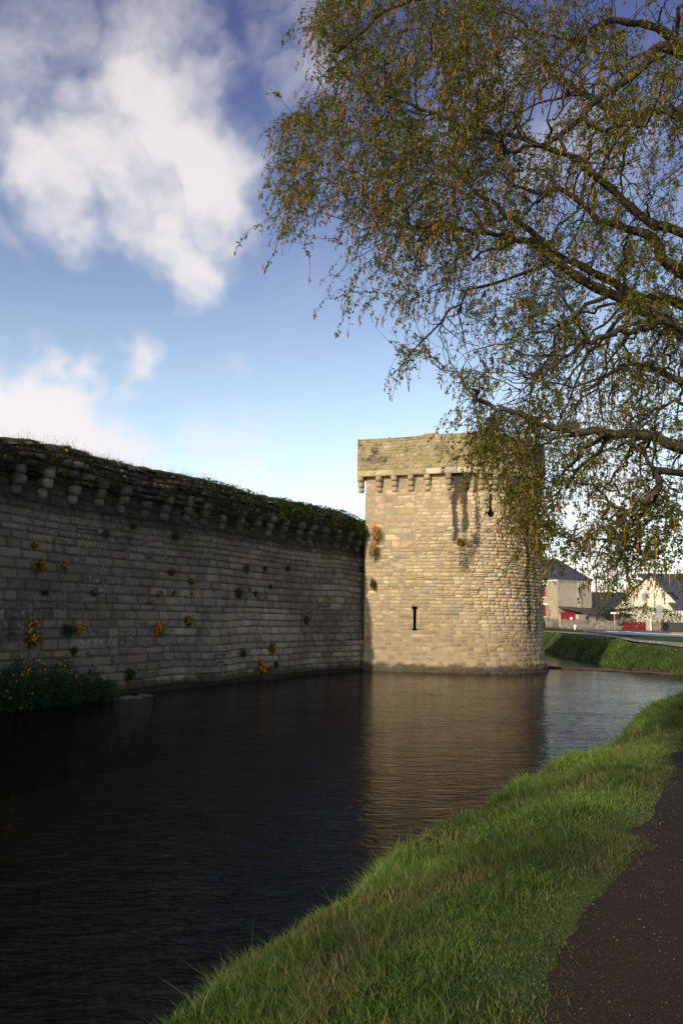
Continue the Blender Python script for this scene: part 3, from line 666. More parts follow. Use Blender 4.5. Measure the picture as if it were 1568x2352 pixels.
# small hanging moss / weeds over the ragged parapet (ground-cover)
rg=np.random.default_rng(15);n=30000;u=rg.uniform(0,30,n);v=rg.uniform(7.5,9.0,n);k=(fbm(u*.8,v*1.3,35)+.06+.16*sm(v,8,8.9)+.10*(1-sm(u,6,12))>.55);u,v=u[k],v[k];n=len(u)
b=rsurf(u,np.minimum(v,8.9),rg.uniform(.03,.16,n));V,Fc=leaves(b,rg.uniform(.03,.075,n),rg,.5,.6);C=np.repeat(gcol(n,rg,[(.022,.035,.012),(.04,.055,.016),(.06,.055,.02),(.05,.035,.02)],[4,3,2,2]),4,0)
g=npmesh('wall_moss',V,[Fc],M_leaf,col=C);tag(g,kind='stuff')
def clump(label,pos,nrm,r,nf,group,kind='wallflower',dry=False,seed=0,tall=1.0,leaf=.035,scale=1.0,cat='flowers',zc=None):
    rg=np.random.default_rng(seed+500);pos=np.array(pos,float);nrm=np.array([nrm[0],nrm[1],0.]);nrm/=np.linalg.norm(nrm)
    t=np.array([-nrm[1],nrm[0],0]);e=empty(kind,pos);tag(e,label,cat,group)
    nl=int(min(1300,max(70,2000*r*r*11))*(.45 if dry else 1))
    d=unit(rg.normal(0,1,(nl,3)));lump=lambda d:.55+.75*vnoise(d[:,0]*2.2+seed,d[:,2]*2.2+d[:,1]*1.3,seed);rad=r*rg.uniform(.2,1,nl)**.6*lump(d)
    def place(d,rad):
        a=d@nrm;return pos+t*(d@t)[:,None]*rad[:,None]+nrm*(np.abs(a)*rad*.75)[:,None]+np.array([0,0,1])*(d[:,2]*rad*tall)[:,None]
    P=place(d,rad)
    if dry:C=[(.10,.065,.03),(.07,.05,.025),(.05,.05,.02)]
    else:C=[(.025,.055,.015),(.04,.08,.02),(.06,.09,.03)]
    V,Fc=leaves(P,rg.uniform(.6,1.3,nl)*leaf,rg,0,.35)
    npmesh('foliage',V,[Fc],M_leaf,e,col=np.repeat(gcol(nl,rg,C,[1,1,1]),4,0))
    # stems from root
    ns=14;m=MB();dd=place(unit(rg.normal(0,1,(ns,3))),np.full(ns,r*.9))
    for q in dd:m.cyl(pos-nrm*.05,q,.006,.003,4,False)
    m.build('stem',M_twig,e)
    if nf:
        d=unit(rg.normal(0,1,(nf,3))+nrm*.7+np.array([0,0,.25]));P=place(d,r*rg.uniform(.6,1.12,nf)*lump(d))
        Pk=np.repeat(P,5,0);s=rg.uniform(.032,.05,nf).repeat(5)*scale
        V,Fc=leaves(Pk,s,rg,0,1.0,fold=.1)
        npmesh('blossom',V,[Fc],M_petal,e,col=np.repeat(gcol(nf,rg,[(.75,.30,.008),(.85,.42,.015),(.55,.2,.01)],[3,2,1],.15).repeat(5,0),4,0))
    return e
G1='wallflowers rooted in the rampart'
FL=[ # x,y,radius px,flowers,dry,tall,label
(91,1300,15,40,0,1,'bushy orange wallflower high on the left part of the rampart, under the third broken corbel'),
(147,1300,11,16,1,1,'sparse brownish wallflower just right of the bushy orange one high at the left'),
(79,1253,8,10,0,.7,'small orange wallflower tuft highest on the stone face at the left, below the corbels'),
(103,1361,8,0,0,.8,'small green flowerless tuft at the left, halfway down the rampart'),
(214,1362,9,7,0,1,'thin wallflower with few blooms, mid height between left edge and the big clump'),
(156,1449,17,0,0,.9,'dark green leafy cushion beside a dense orange bloom low on the left of the rampart'),
(183,1445,12,60,0,1,'dense bright orange wallflower touching the right side of a dark green cushion'),
(75,1468,20,44,0,1.25,'tall orange wallflower low on the left of the rampart, above the waterside plants'),
(76,1431,11,9,1,.7,'thin brownish wallflower directly above the tall orange one at the lower left'),
(171,1494,9,0,0,1,'small dark green tuft low under the green cushion at the left'),
(364,1446,18,70,0,1,'large dense orange wallflower low in the middle of the rampart, round with many blooms'),
(431,1427,13,34,0,1,'orange wallflower up and to the right of the large dense round one'),
(367,1365,9,10,1,1,'dry wallflower with few blooms above the large dense round one'),
(398,1362,7,8,0,.8,'little orange wallflower immediately right of a dry one above the large round clump'),
(343,1383,6,5,0,1,'tiny wallflower sprig low left of the dry one above the large round clump'),
(440,1335,9,9,1,1,'brownish wallflower with a few blooms above the middle of the rampart'),
(392,1314,12,4,1,.8,'pale dry cushion in the upper middle of the rampart with hardly any bloom'),
(240,1225,14,0,1,.9,'dry brown tuft under the corbels above the left third of the rampart'),
(305,1210,10,0,1,.9,'dry brown tuft just under the seventh corbel from the left'),
(401,1231,14,0,1,1.1,'dry brown tuft below the corbels, in the middle of the rampart'),
(300,1551,15,14,0,1.1,'wallflower by the waterline at the right end of the waterside plants'),
(129,1052,10,9,0,.8,'few orange blooms on the ragged rampart top at the left'),
(166,1043,16,22,0,1,'orange blooming wallflower on the very top of the rampart at the left'),
(154,1087,9,8,0,1,'orange blooms under the blooming plant on the rampart top at the left'),
(19,1052,10,8,0,.8,'orange blooms on the rampart top at the far left edge'),
(547,1363,12,2,0,1.1,'dark green round tuft in the right half of the rampart, at mid height'),
(589,1363,6,2,0,1,'small dark green tuft right of the dark round tuft at mid height'),
(622,1348,6,0,0,1,'tiny green tuft above and right of two dark green tufts at mid height'),
(703,1426,10,4,0,1,'green tuft with few yellow blooms in the right part of the rampart'),
(626,1489,13,32,0,1,'orange wallflower spray above the dense orange one by the waterline'),
(601,1530,17,70,0,1.15,'dense orange wallflower just above the waterline in the right part of the rampart'),
(559,1501,10,0,0,1,'fresh green tuft left of the orange spray near the waterline'),
(635,1526,8,3,0,1,'small green plant right of the dense orange wallflower at the waterline'),
(754,1374,6,6,1,1,'tiny brownish wallflower in the right part of the rampart at mid height'),
(439,1362,5,6,1,1,'tiny orange sprig below the brownish wallflower in the upper middle'),
(607,1306,9,0,1,.9,'dry brown tuft high in the right half of the rampart, right one of a pair'),
(565,1306,10,0,1,1.2,'dry brown tuft high in the right half of the rampart, left one of a pair'),
(661,1305,10,0,1,.9,'dry brown tuft further right of the dry pair high on the rampart'),
(831,1306,10,5,1,.9,'reddish dry wallflower high beside the tower corner'),
(845,1331,11,10,0,1,'green and yellow wallflower in the corner of rampart and tower, under the reddish one'),
(849,1373,17,60,0,1,'round orange wallflower lowest in the corner of rampart and tower'),
(859,1227,24,120,0,1,'big round orange wallflower at the end of the rampart top against the tower'),
(853,1266,21,55,0,1,'orange wallflower just below the big round one at the rampart end'),
(850,1218,24,0,0,1.0,'dark green bush crowning the very end of the rampart top against the tower'),
(849,1262,20,0,0,1.1,'dark green bush hanging under the end of the rampart top, behind orange blooms'),
(851,1300,17,0,0,1.3,'dark green bush in the corner of rampart and tower between orange wallflowers'),
(853,1342,12,6,0,1.2,'small green bush with few blooms in the corner, just above the lowest round wallflower'),
]
for i,(px,py,rp,nf,dry,tall,lab) in enumerate(FL):
    u,z=wu_of(min(px,851),py,.05-.42*np.clip((3+(1420-py)/1850*38)/7,0,1.1)+(.4 if py<1110 else 0))
    if py<1110:q=rsurf(np.array([u]),np.array([min(z,8.9)]),np.array([.05]))[0]
    else:q=wsurf(np.array([u]),np.array([z]),np.array([.04]))[0]
    if px>851:q=atY(px,py,47.75)
    nn=(np.interp(u,WS,WN[:,0]),np.interp(u,WS,WN[:,1]));r=rp/1850*np.hypot(q[0],q[1])
    clump(lab,q,nn,r,int(nf*(1.2)),G1,seed=i,dry=bool(dry),tall=tall,scale=1.25,leaf=.06 if py<1600 else .04,cat='wallflower' if nf else 'tuft')
u,z=u_of(1058,1247,.1);q=tsurf(np.array([u]),np.array([z]),np.array([.03]))[0];x,y,a,b=tplan(np.array([u]))
clump('orange wallflower growing alone high on the sunlit tower under the dark streak',q,(a[0],b[0]),.30,60,'flowers on the tower',seed=77,leaf=.06,cat='wallflower',tall=.8,scale=1.2)
# ivy on the rampart end
rg=np.random.default_rng(16)
for i,(x0,x1,y0,y1,lab) in enumerate([(640,720,1140,1215,'green ivy mat over the ragged rampart top between middle and tower'),(715,790,1160,1235,'dark ivy hanging over the corbels near the right end of the rampart'),(785,862,1180,1260,'thick ivy covering the last corbels of the rampart beside the tower'),(480,600,1090,1180,'loose ivy draped over the ragged rampart top right of its middle')]):
    n=2600;px=rg.uniform(x0,x1,n*3);py=rg.uniform(y0,y1,n*3);uu=[];
    ua,_=wu_of(x0,y0,0);ub,_=wu_of(x1,y0,0);u=rg.uniform(ub,ua,n);v=rg.uniform(7.2,9.0,n)
    k=fbm(u*1.5,v*1.3,36+i)+.2*sm(v,7.4,8.8)>.50;u,v=u[k],v[k];n=len(u);P=rsurf(u,np.minimum(v,8.85),rg.uniform(.05,.34,n));P[:,2]+=np.where(v>8.85,.12,0)
    e=empty('ivy',P.mean(0));tag(e,lab,'ivy','ivy on the rampart')
    V,Fc=leaves(P,rg.uniform(.05,.11,n),rg,.4,.85);npmesh('foliage',V,[Fc],M_leaf,e,col=np.repeat(gcol(n,rg,[(.03,.055,.016),(.045,.075,.02),(.06,.085,.03)],[2,2,1]),4,0))
# waterside plants at the foot of the wall
for i,(px,py,r,h,nf,lab) in enumerate([(20,1600,.62,.5,6,'dark leafy nettle bush at the foot of the rampart, at the left edge'),(72,1610,.62,.46,0,'broad-leaved nettle bush at the water, second from the left edge'),(128,1600,.6,.5,0,'tall nettle bush in the middle of the waterside plants'),(182,1598,.5,.38,0,'low nettle bush at the water right of the middle one'),(232,1588,.42,.3,0,'smallest leafy bush at the right end of the silt ledge'),(30,1556,.55,.45,18,'dark plant with orange blooms against the rampart foot at the left edge'),(72,1552,.5,.42,26,'leafy plant with orange blooms behind the nettles, second from left'),(140,1545,.62,.42,36,'wide leafy plant with orange blooms against the rampart foot'),(210,1565,.4,.3,5,'green plant with one or two blooms between nettles and rampart')]):
    u,z=wu_of(px,py,.25 if py<1580 else 1.0);
    b=wsurf(np.array([u]),np.array([0.]),np.array([.3 if py<1580 else 1.05]))[0];b[2]=max(.05,float(height(b[0:1],b[1:2])[0]));h*=(2.0 if py<1580 else 1.35);r*=1.1
    rg=np.random.default_rng(800+i);e=empty('nettle_bush' if nf<6 else 'flowering_bush',b);tag(e,lab,'bush','plants at the rampart foot')
    n=int(1500*r/.5);d=unit(rg.normal(0,1,(n,3)));d[:,2]=np.abs(d[:,2]);P=b+d*np.array([r,r,h*1.6])*(rg.uniform(.35,1,n)**.5)[:,None]*(.75+.5*vnoise(d[:,0]*3+i,d[:,1]*3,5))[:,None]
    V,Fc=leaves(P,rg.uniform(.035,.095,n),rg,.2,.65);npmesh('foliage',V,[Fc],M_leaf,e,col=np.repeat(gcol(n,rg,[(.016,.042,.014),(.024,.06,.018),(.035,.075,.024)],[2,2,1]),4,0))
    h*=1
    if nf:
        P=b+unit(rg.normal(0,1,(nf,3))*np.array([1,1,.5])+np.array([.5,-.5,.8]))*np.array([r,r,h*1.7]);V,Fc=leaves(np.repeat(P,5,0),np.full(nf*5,.055),rg,0,1.0)
        npmesh('blossom',V,[Fc],M_petal,e,col=np.repeat(gcol(nf,rg,[(.75,.33,.01),(.8,.42,.015)],[1,1]).repeat(5,0),4,0))
# ------------------------------------------------------------------ birch
M_birch=leafmat('birch_leaf',.45,.5)
rg=np.random.default_rng(21);random.seed(21)
TX,TY=6.0,7.4
def Z5(x,y):return (604+x*.6147,y*.6147)
def Z6(x,y):return (1006.8+x*.3579,738.3+y*.3579)
def pth(pts,d0,d1):
    n=len(pts);return [atY(*p,d0+(d1-d0)*i/(n-1)) for i,p in enumerate(pts)]
trunk_pts=[(TX+.12,TY,1.2),(TX+.05,TY,2.2),(TX-.05,TY+.05,3.6),(TX-.1,TY,5.0),(TX-.25,TY-.1,6.6),(TX-.3,TY-.2,8.4),(TX-.5,TY-.2,10.4),(TX-.45,TY-.1,12.4),(TX-.6,TY,14.2)]
trunk_r=[.24,.2,.18,.165,.14,.11,.08,.05,.02]
def on_trunk(z):
    P=np.array(trunk_pts);return np.array([np.interp(z,P[:,2],P[:,0]),np.interp(z,P[:,2],P[:,1]),z])
LIMB=[ # (trunk z, points, d0, d1, r0)
(4.2,[Z5(*p) for p in [(1568,1250),(1490,1190),(1330,1110),(1190,1045),(1080,960),(1000,905),(870,885),(720,860),(560,850)]],6.6,5.6,.075),
(5.0,[Z5(*p) for p in [(1568,1030),(1460,900),(1340,850),(1250,815),(1130,720),(1000,700),(860,650)]],6.9,6.8,.07),
(4.6,[Z5(*p) for p in [(1568,1140),(1400,1110),(1290,1050),(1130,970),(960,840),(850,760),(700,640),(520,560)]],7.3,7.6,.07),
(6.3,[Z5(*p) for p in [(1568,200),(1400,270),(1240,385),(1170,450),(1050,540),(930,560),(840,640)]],6.0,5.6,.06),
(5.8,[Z5(*p) for p in [(1568,430),(1350,440),(1250,390),(1100,290),(1050,230),(950,150)]],7.6,8.0,.07),
(6.8,[Z5(*p) for p in [(1568,170),(1450,100),(1310,75),(1200,130),(1100,140),(900,60)]],6.6,6.6,.06),
(5.4,[Z5(*p) for p in [(1568,870),(1450,840),(1300,700),(1180,610),(1050,550),(800,480),(560,400),(330,330)]],6.5,5.9,.055),
(3.8,[(1568,1035),(1500,1000),(1400,995),(1300,990),(1210,960),(1120,925),(1085,900)],5.4,5.0,.05),
(3.9,[(1568,757),(1480,755),(1400,765),(1330,800),(1250,860)],5.6,5.2,.045),
(4.1,[(1568,880),(1480,835),(1390,860),(1300,930)],6.0,5.4,.04),
(3.5,[(1568,1090),(1500,1130),(1440,1180),(1390,1250)],4.9,4.6,.035),
(7.4,[(1568,-60),(1400,-90),(1200,-60),(1000,-20),(850,60),(760,140)],6.2,5.8,.055),
(8.6,[(1568,-300),(1350,-330),(1100,-300),(900,-200)],6.6,6.4,.05),
(7.9,[(1700,-250),(1500,-200),(1300,-200),(1150,-120)],8.0,8.4,.05),
]
paths=[];kinds=[];chains=[]
def curve(P,n):
    P=np.array(P);t=np.linspace(0,len(P)-1,n);i=np.clip(t.astype(int),0,len(P)-2);f=(t-i)[:,None]
    Pm=np.vstack([2*P[0]-P[1],P,2*P[-1]-P[-2]]);p0,p1,p2,p3=Pm[i],Pm[i+1],Pm[i+2],Pm[i+3]
    return .5*((2*p1)+(-p0+p2)*f+(2*p0-5*p1+4*p2-p3)*f*f+(-p0+3*p1-3*p2+p3)*f**3)
def tubes(paths,radii,ns):
    V=[];Q=[];o=0
    for P,r in zip(paths,radii):
        P=np.asarray(P);n=len(P);T=unit(np.gradient(P,axis=0));ref=np.array([.3,.9,.2]) if abs(T[0]@unit(np.array([.3,.9,.2])))<.9 else np.array([0,0,1.])
        A=unit(np.cross(T,ref));B=np.cross(T,A);a=np.arange(ns)*2*math.pi/ns
        ring=P[:,None,:]+(A[:,None,:]*np.cos(a)[None,:,None]+B[:,None,:]*np.sin(a)[None,:,None])*np.asarray(r)[:,None,None]
        V.append(ring.reshape(-1,3));I=(np.arange(n-1)[:,None]*ns+np.arange(ns)[None]);J=(np.arange(n-1)[:,None]*ns+(np.arange(ns)[None]+1)%ns)
        Q.append(np.stack([I,J,J+ns,I+ns],-1).reshape(-1,4)+o);o+=n*ns
    return np.concatenate(V),np.concatenate(Q)
birch=empty('birch_tree',(TX,TY,1.4));tag(birch,'large birch in young leaf with hanging catkins leaning over the path and moat','tree')
V,Q=tubes([curve(trunk_pts,40)],[np.interp(np.linspace(0,8,40),range(9),trunk_r)*(1+.06*np.sin(np.arange(40)*1.3))],16)
npmesh('trunk',V,[Q],M_bark,birch,smooth=True)
nodes=[];nrad=[]
def limbobj(P,r0,r1,n=40,parent=birch):
    P=curve(P,n);jit=np.stack([fbm(np.arange(n)*.33,np.full(n,rg.uniform(0,99)),k)-.5 for k in range(3)],1)*.14*np.linspace(0,1,n)[:,None]
    P=P+jit;r=np.linspace(r0**.8,r1**.8,n)**1.25*(1+.08*np.sin(np.arange(n)*1.7))
    V,Q=tubes([P],[r],8);npmesh('limb',V,[Q],M_bark,birch,smooth=True);nodes.append(P);nrad.append(r);return P
for z,pts,d0,d1,r0 in LIMB:
    W=pth(pts,d0,d1);s=on_trunk(z);mid=(s+np.array(W[0]))/2+np.array([0,0,-.05]);limbobj([s,mid]+W,r0*.98,.009,60)
# limbs away from the view, so that the crown is whole
for k in range(11):
    a=rg.uniform(-1.6,2.2);z=rg.uniform(4.5,12);l=rg.uniform(2,4)*(1.15-(z-4)/12);s=on_trunk(z);dr=np.array([math.cos(a),math.sin(a),.55]);limbobj([s,s+dr*l*.4,s+dr*l*.8+np.array([0,0,.1]),s+dr*l],.05,.01,24)
OUT=[(745,-60),(722,60),(765,120),(738,150),(800,205),(700,240),(640,275),(652,350),(622,480),(680,550),(765,565),(780,640),(800,700),(850,735),(870,650),(925,660),(905,770),(935,850),(1000,830),(1045,865),(1085,900),(1075,960),(1060,985),(1105,1085),(1150,1110),(1190,1160),(1180,1230),(1225,1225),(1250,1285),(1300,1285),(1330,1280),(1372,1320),(1395,1365),(1430,1325),(1480,1350),(1568,1290),(1750,1200),(2300,1100),(2600,300),(2300,-500),(1700,-1000),(1100,-800),(800,-350)]
def crown_pts(n,seed,thr=.45,fr=1.5,box=None):
    g=np.random.default_rng(seed);out=[]
    while len(out)<n:
        px=g.uniform(600,2600,4000);py=g.uniform(-1000,1420,4000);ok=poly_in(px,py,OUT)
        if box:ok&=(px>box[0])&(px<box[1])&(py>box[2])&(py<box[3])
        px,py=px[ok],py[ok];low=sm(py,700,1250);lf=1-sm(px,640,1300)
        Y=4.3+g.uniform(0,1,len(px))*(4.6-2.7*low-1.6*lf)+.6*(1-low)
        dn=fbm(px/110/1.5*fr,py/110/1.5*fr,int(seed)+1)+.25*(fbm(px/60,py/60,3)-.5)
        keep=(dn>thr)&(g.random(len(px))<np.where(px>1568,.34,1)*np.where(py<0,.5,1))
        # density gaps: thinner near lower fringe between 880-1080 & 650-900
        thin=((px>860)&(px<1090)&(py>600)&(py<900))|((px>760)&(px<1000)&(py>540))
        keep&=(~thin)|(g.random(len(px))<.6)
        keep&=(g.random(len(px))<1-.45*sm(py,1200,1290)*sm(px,1230,1260))
        for a,b,c in zip(px[keep],py[keep],Y[keep]):out.append(atY(a,b,c))
    return np.array(out[:n])
def attach(T,nodesP,tang_lift,rad_cap,jit,seed,npt,maxr=.5):
    g=np.random.default_rng(seed);N=np.concatenate([p[len(p)//5:] for p in nodesP[0]]);Rr=np.concatenate([p[len(p)//5:] for p in nodesP[1]])
    G=np.concatenate([unit(np.gradient(p,axis=0))[len(p)//5:] for p in nodesP[0]]);res=[];rr=[]
    for t in T:
        dv=t-N;d=np.linalg.norm(dv,axis=1)
        cos=(dv*G).sum(1)/np.maximum(d,1e-6);sc=d*(1.35-.35*cos)+np.where(dv[:,2]<-1.2*np.abs(dv[:,0]),.0,0)
        i=np.argmin(sc+g.uniform(0,.12,len(sc)));A=N[i];L=d[i]
        if L<.05:continue
        c1=A+unit(G[i]+unit(t-A)*.9+g.normal(0,.25,3))*L*.38;c2=t+np.array([g.normal(0,.05),g.normal(0,.05),tang_lift])*L-(t-A)*.22
        s=np.linspace(0,1,npt)[:,None];P=(1-s)**3*A+3*(1-s)**2*s*c1+3*(1-s)*s*s*c2+s**3*t
        P=P+g.normal(0,1,P.shape)*jit*L*np.sin(s*math.pi)
        r0=min(Rr[i]*.62,rad_cap*(.5+.5*min(1,L)));res.append(P);rr.append(np.linspace(r0,r0*.35,npt))
    return res,rr
S1=crown_pts(330,31,.40);b1,r1=attach(S1,(nodes,nrad),.12,.019,.03,41,12)
ordr=np.argsort([-r[0]*np.linalg.norm(P[-1]-P[0]) for P,r in zip(b1,r1)])
for i in ordr[:90]:
    V,Q=tubes([b1[i]],[r1[i]],6);npmesh('branch',V,[Q],M_bark,birch,smooth=True)
V,Q=tubes([b1[i] for i in ordr[90:]],[r1[i] for i in ordr[90:]],6);npmesh('branches',V,[Q],M_bark,birch,smooth=True)['kind']='stuff'
S2=np.concatenate([crown_pts(2300,32,.44),crown_pts(45,36,.4,1.5,(1080,1290,950,1240))]);b2,r2=attach(S2,(nodes+b1,nrad+r1),.10,.008,.04,42,8)
S3=np.concatenate([crown_pts(6600,33,.46,2.0),crown_pts(170,34,.42,2.0,(1080,1290,950,1290)),crown_pts(700,35,.42,2.0,(640,1150,-60,560))])
b3,r3=attach(S3,(b2,r2),.07,.0035,.05,43,6)
# drooping tips
tips=[];tr=[]
for P,r in list(zip(b3,r3))+list(zip(b2,r2)):
    e=P[-1];L=rg.uniform(.10,.34);side=rg.normal(0,.30,3)*L;side[0]-=rg.uniform(0,.7)*L
    T=np.array([e,e+unit(P[-1]-P[-2])*L*.25+side*.3,e+side*.7-np.array([0,0,L*.3]),e+side-np.array([0,0,L*.75])]);tips.append(T);tr.append(np.linspace(.0022,.0012,4))
V2,Q2=tubes(b2,r2,4);V3,Q3=tubes(b3+tips,[np.maximum(r,.0013) for r in r3]+tr,3)
npmesh('twigs',np.concatenate([V2,V3]),[np.concatenate([Q2,Q3+len(V2)])],M_twig,birch)
LP=[]
for P in b3+tips:
    L=np.linalg.norm(np.diff(P,axis=0),axis=1).sum();k=max(2,int(L/.034));t=rg.uniform(.12,1,k)*(len(P)-1);i=np.clip(t.astype(int),0,len(P)-2);f=(t-i)[:,None];LP.append(P[i]*(1-f)+P[i+1]*f)
LP=np.concatenate(LP);LP=np.repeat(LP,rg.integers(1,5,len(LP)),axis=0);n=len(LP);print('leaves',n)
LP=LP+rg.normal(0,.008,LP.shape);V,Fc=leaves(LP,rg.uniform(.014,.030,n),rg,.8,.6)
C=gcol(n,rg,[(.11,.125,.014),(.165,.155,.018),(.075,.092,.014),(.21,.165,.022),(.19,.115,.025)],[4,4,3,2,.8]);lf=fbm(LP[:,0]*.9,LP[:,2]*.9,55)[:,None];C=C*(.75+.5*lf)
npmesh('foliage',V,[Fc],M_birch,birch,col=np.repeat(C,4,0))
def catkin_mesh(P,L,rg,name,kind=None):
    n=len(P);K=6;ns=5;rr=np.array([.0012,.0034,.0042,.004,.003,.0008])*.85
    sw=rg.normal(0,.18,(n,2));t=np.linspace(0,1,K);a=np.arange(ns)*2*math.pi/ns
    cen=P[:,None,:]+np.stack([sw[:,0:1]*t**2*L[:,None]*.6,sw[:,1:2]*t**2*L[:,None]*.6,-t[None]*L[:,None]],-1)
    ri=cen[:,:,None,:]+np.stack([np.cos(a),np.sin(a),0*a],-1)[None,None]*(rr*(1+.12*np.array([0,1,-1,1,-1,0])))[None,:,None,None]
    V=ri.reshape(-1,3);I=(np.arange(K-1)[:,None]*ns+np.arange(ns)[None]);J=(np.arange(K-1)[:,None]*ns+(np.arange(ns)[None]+1)%ns)
    q=np.stack([I,J,J+ns,I+ns],-1).reshape(-1,4);Q=(np.arange(n)[:,None,None]*K*ns+q[None]).reshape(-1,4)
    C=np.repeat(gcol(n,rg,[(.26,.10,.014),(.36,.165,.02),(.19,.065,.012),(.32,.19,.028)],[3,3,2,2]),K*ns,0)
    o=npmesh(name,V,[Q],M_petal,birch,col=C,smooth=True)
    if kind:o['kind']=kind
    return o
E_=np.array([T[-1] for T in tips]);dst=np.linalg.norm(E_-EYE,axis=1)
sel=rg.random(len(E_))<.68*sm(fbm(E_[:,0]*1.1,E_[:,2]*1.1,66),.36,.6)+.08
E_=E_[sel];E_=np.concatenate([E_,E_+rg.normal(0,.012,E_.shape)+np.array([0,0,.03]),E_[rg.random(len(E_))<.7]+rg.normal(0,.03,(1,3))]);dst=np.linalg.norm(E_-EYE,axis=1)
px=(E_-EYE)@RC;vis=(np.abs(px[:,0]/-px[:,2])<CX/F)&(np.abs(px[:,1]/-px[:,2])<CY/F)
order=np.argsort(np.where(vis,dst,99));Lk=rg.uniform(.028,.062,len(E_))
print('catkins',len(E_),vis.sum())
for i in order[:100]:catkin_mesh(E_[i:i+1],Lk[i:i+1],rg,'catkin')
catkin_mesh(E_[order[100:]],Lk[order[100:]],rg,'catkins','stuff')
# ------------------------------------------------------------------ far side: road, paths, houses
def onp(px,py):  # pixel on the rising plateau
    d=ray(px,py);Y=np.arange(35,170,.02);z=3+d[2]/d[1]*Y;i=np.argmax(z<zp(Y));return EYE+d*(Y[i]/d[1]) if z[i]<zp(Y[i]) else EYE+d*(150/d[1])
def Z1(x,y):return (1194.4+x*.2379,1261.5+y*.2379)
M_road=plain('road_asphalt',(.085,.085,.09),.45,.25,.8,.3,.5,.01)
M_gravel=plain('gravel_path',(.26,.22,.17),.9,.25,1.2,.5,.2,.02)
M_paint=plain('road_paint',(.75,.75,.72),.6,.1,5,0)
M_kerb=plain('ochre_kerb',(.5,.33,.1),.8,.2,5,0)
def wet():
    t=NT('puddle');t.color((.05,.045,.04));t.rough(.04,.6);return t.m
M_wet=wet()
def poly_sheet(name,pts,dz,mat,kind='structure'):
    P=[(p[0],p[1],float(zp(p[1]))+dz) for p in pts]
    # triangulate through rows so it follows the slope: use strip between far and near edges
    return P
def band(name,near,far,dz,mat,n=60,kind='structure'):
    A=np.array(near)[:, :2];B=np.array(far)[:, :2]
    def rs(P):
        s=np.r_[0,np.cumsum(np.linalg.norm(np.diff(P,axis=0),axis=1))];u=np.linspace(0,s[-1],n);return np.stack([np.interp(u,s,P[:,0]),np.interp(u,s,P[:,1])],1)
    A=rs(A);B=rs(B);k=8;V=[]
    for j in range(k+1):
        P=A+(B-A)*j/k;V.append(np.c_[P,zp(P[:,1])+dz])
    I=np.arange(n*(k+1)).reshape(k+1,n);Q=np.stack([I[:-1,:-1],I[:-1,1:],I[1:,1:],I[1:,:-1]],-1).reshape(-1,4)
    o=npmesh(name,np.concatenate(V),[Q],mat,smooth=True);o['kind']=kind;return o
def W(x,y):return onp(*Z1(x,y))[:2]
gp_n=[W(1568,950),W(1400,925),W(1100,893),W(800,843),W(600,826),W(400,810),W(205,797)]
gp_f=[W(1568,905),W(1400,893),W(1100,872),W(800,822),W(600,806),W(400,795),W(205,787)]
ex=lambda L,f:[tuple(np.array(L[0])+(np.array(L[0])-np.array(L[1]))*f)]+[tuple(p) for p in L]
band('gravel_path',ex(gp_n,2),ex(gp_f,2),.02,M_gravel)
rd_n=[W(1568,853),W(1300,840),W(1000,826),W(700,800),W(500,780),W(205,757)]
dirx=lambda p,dx,dy:(p[0]+dx,p[1]+dy)
rd_f=[(52,92),(46,97),(41,101),(37,104),(30,107.5),(16,116)]
band('road',[(60,60)]+[tuple(p) for p in rd_n],[(75,86)]+rd_f,.03,M_road)
# lane marks along the road
for k,(a,b,c,d) in enumerate([((1010,795),(1568,826),(1568,836),(1010,806)),((820,790),(1000,800),(1000,806),(820,797))]):
    band('lane_marking',[W(*b),W(*a)],[W(*c),W(*d)],.036,M_paint,20)
for k,(x0,x1,y0,y1) in enumerate([(820,880,851,859),(930,1010,852,862),(920,980,874,881),(1100,1180,889,898),(1190,1330,893,905),(1230,1390,903,914)]):
    band('puddle',[W(x1,y1-2),W((x0+x1)/2,y1),W(x0,y1-5)],[W(x1,y0+4),W((x0+x1)/2,y0),W(x0,y0+1)],.03,M_wet,10)
kb=[W(1450,820),W(1568,828)];kf=[W(1450,808),W(1568,812)]
m=MB();z=float(zp(kb[0][1]));m.prism([(*kb[0],z),(*kb[1],float(zp(kb[1][1]))),(*kf[1],float(zp(kf[1][1]))),(*kf[0],z)],(0,0,.12))
tag(m.build('traffic_island',M_kerb),'ochre kerbed traffic island on the wet road at the right edge','traffic island')
M_render=plain('house_render',(.46,.39,.30),.9,.12,.7,.15);M_rubble=plain('rubble_render',(.36,.30,.21),.95,.25,5,.6);M_slate=plain('slate',(.055,.06,.075),.6,.25,4,.5,.4)
M_white=plain('white_paint',(.78,.75,.66),.8,.06,2,.05);M_cream=plain('cream_render',(.72,.66,.52),.9,.06,.8,.1)
M_red=plain('dark_red_paint',(.17,.012,.016),.6,.2,4,.1);M_brick=plain('pink_brick',(.33,.20,.15),.9,.2,12,.2)
M_rock=plain('garden_stone',(.18,.155,.125),.95,.5,3,.8,.1,.04);M_fibro=plain('corrugated_sheet',(.085,.075,.065),.9,.5,2,.5,.2,.03);M_metal=plain('galvanised',(.4,.4,.4),.5,.15,8,0,.5)
M_pole=plain('tarred_pole',(.07,.04,.035),.8,.2,8,.2);M_glass=plain('dark_glass',(.02,.025,.03),.15,.1,4,0,.5);M_grey=plain('grey_panel',(.30,.32,.33),.6,.1,4,0)
def fr(px,py,Y,yaw):
    o=atY(px,py,Y);a=math.radians(yaw);return o*np.array([1,1,0]),np.array([math.cos(a),math.sin(a),0]),np.array([-math.sin(a),math.cos(a),0])
Zc=np.array([0,0,1.])
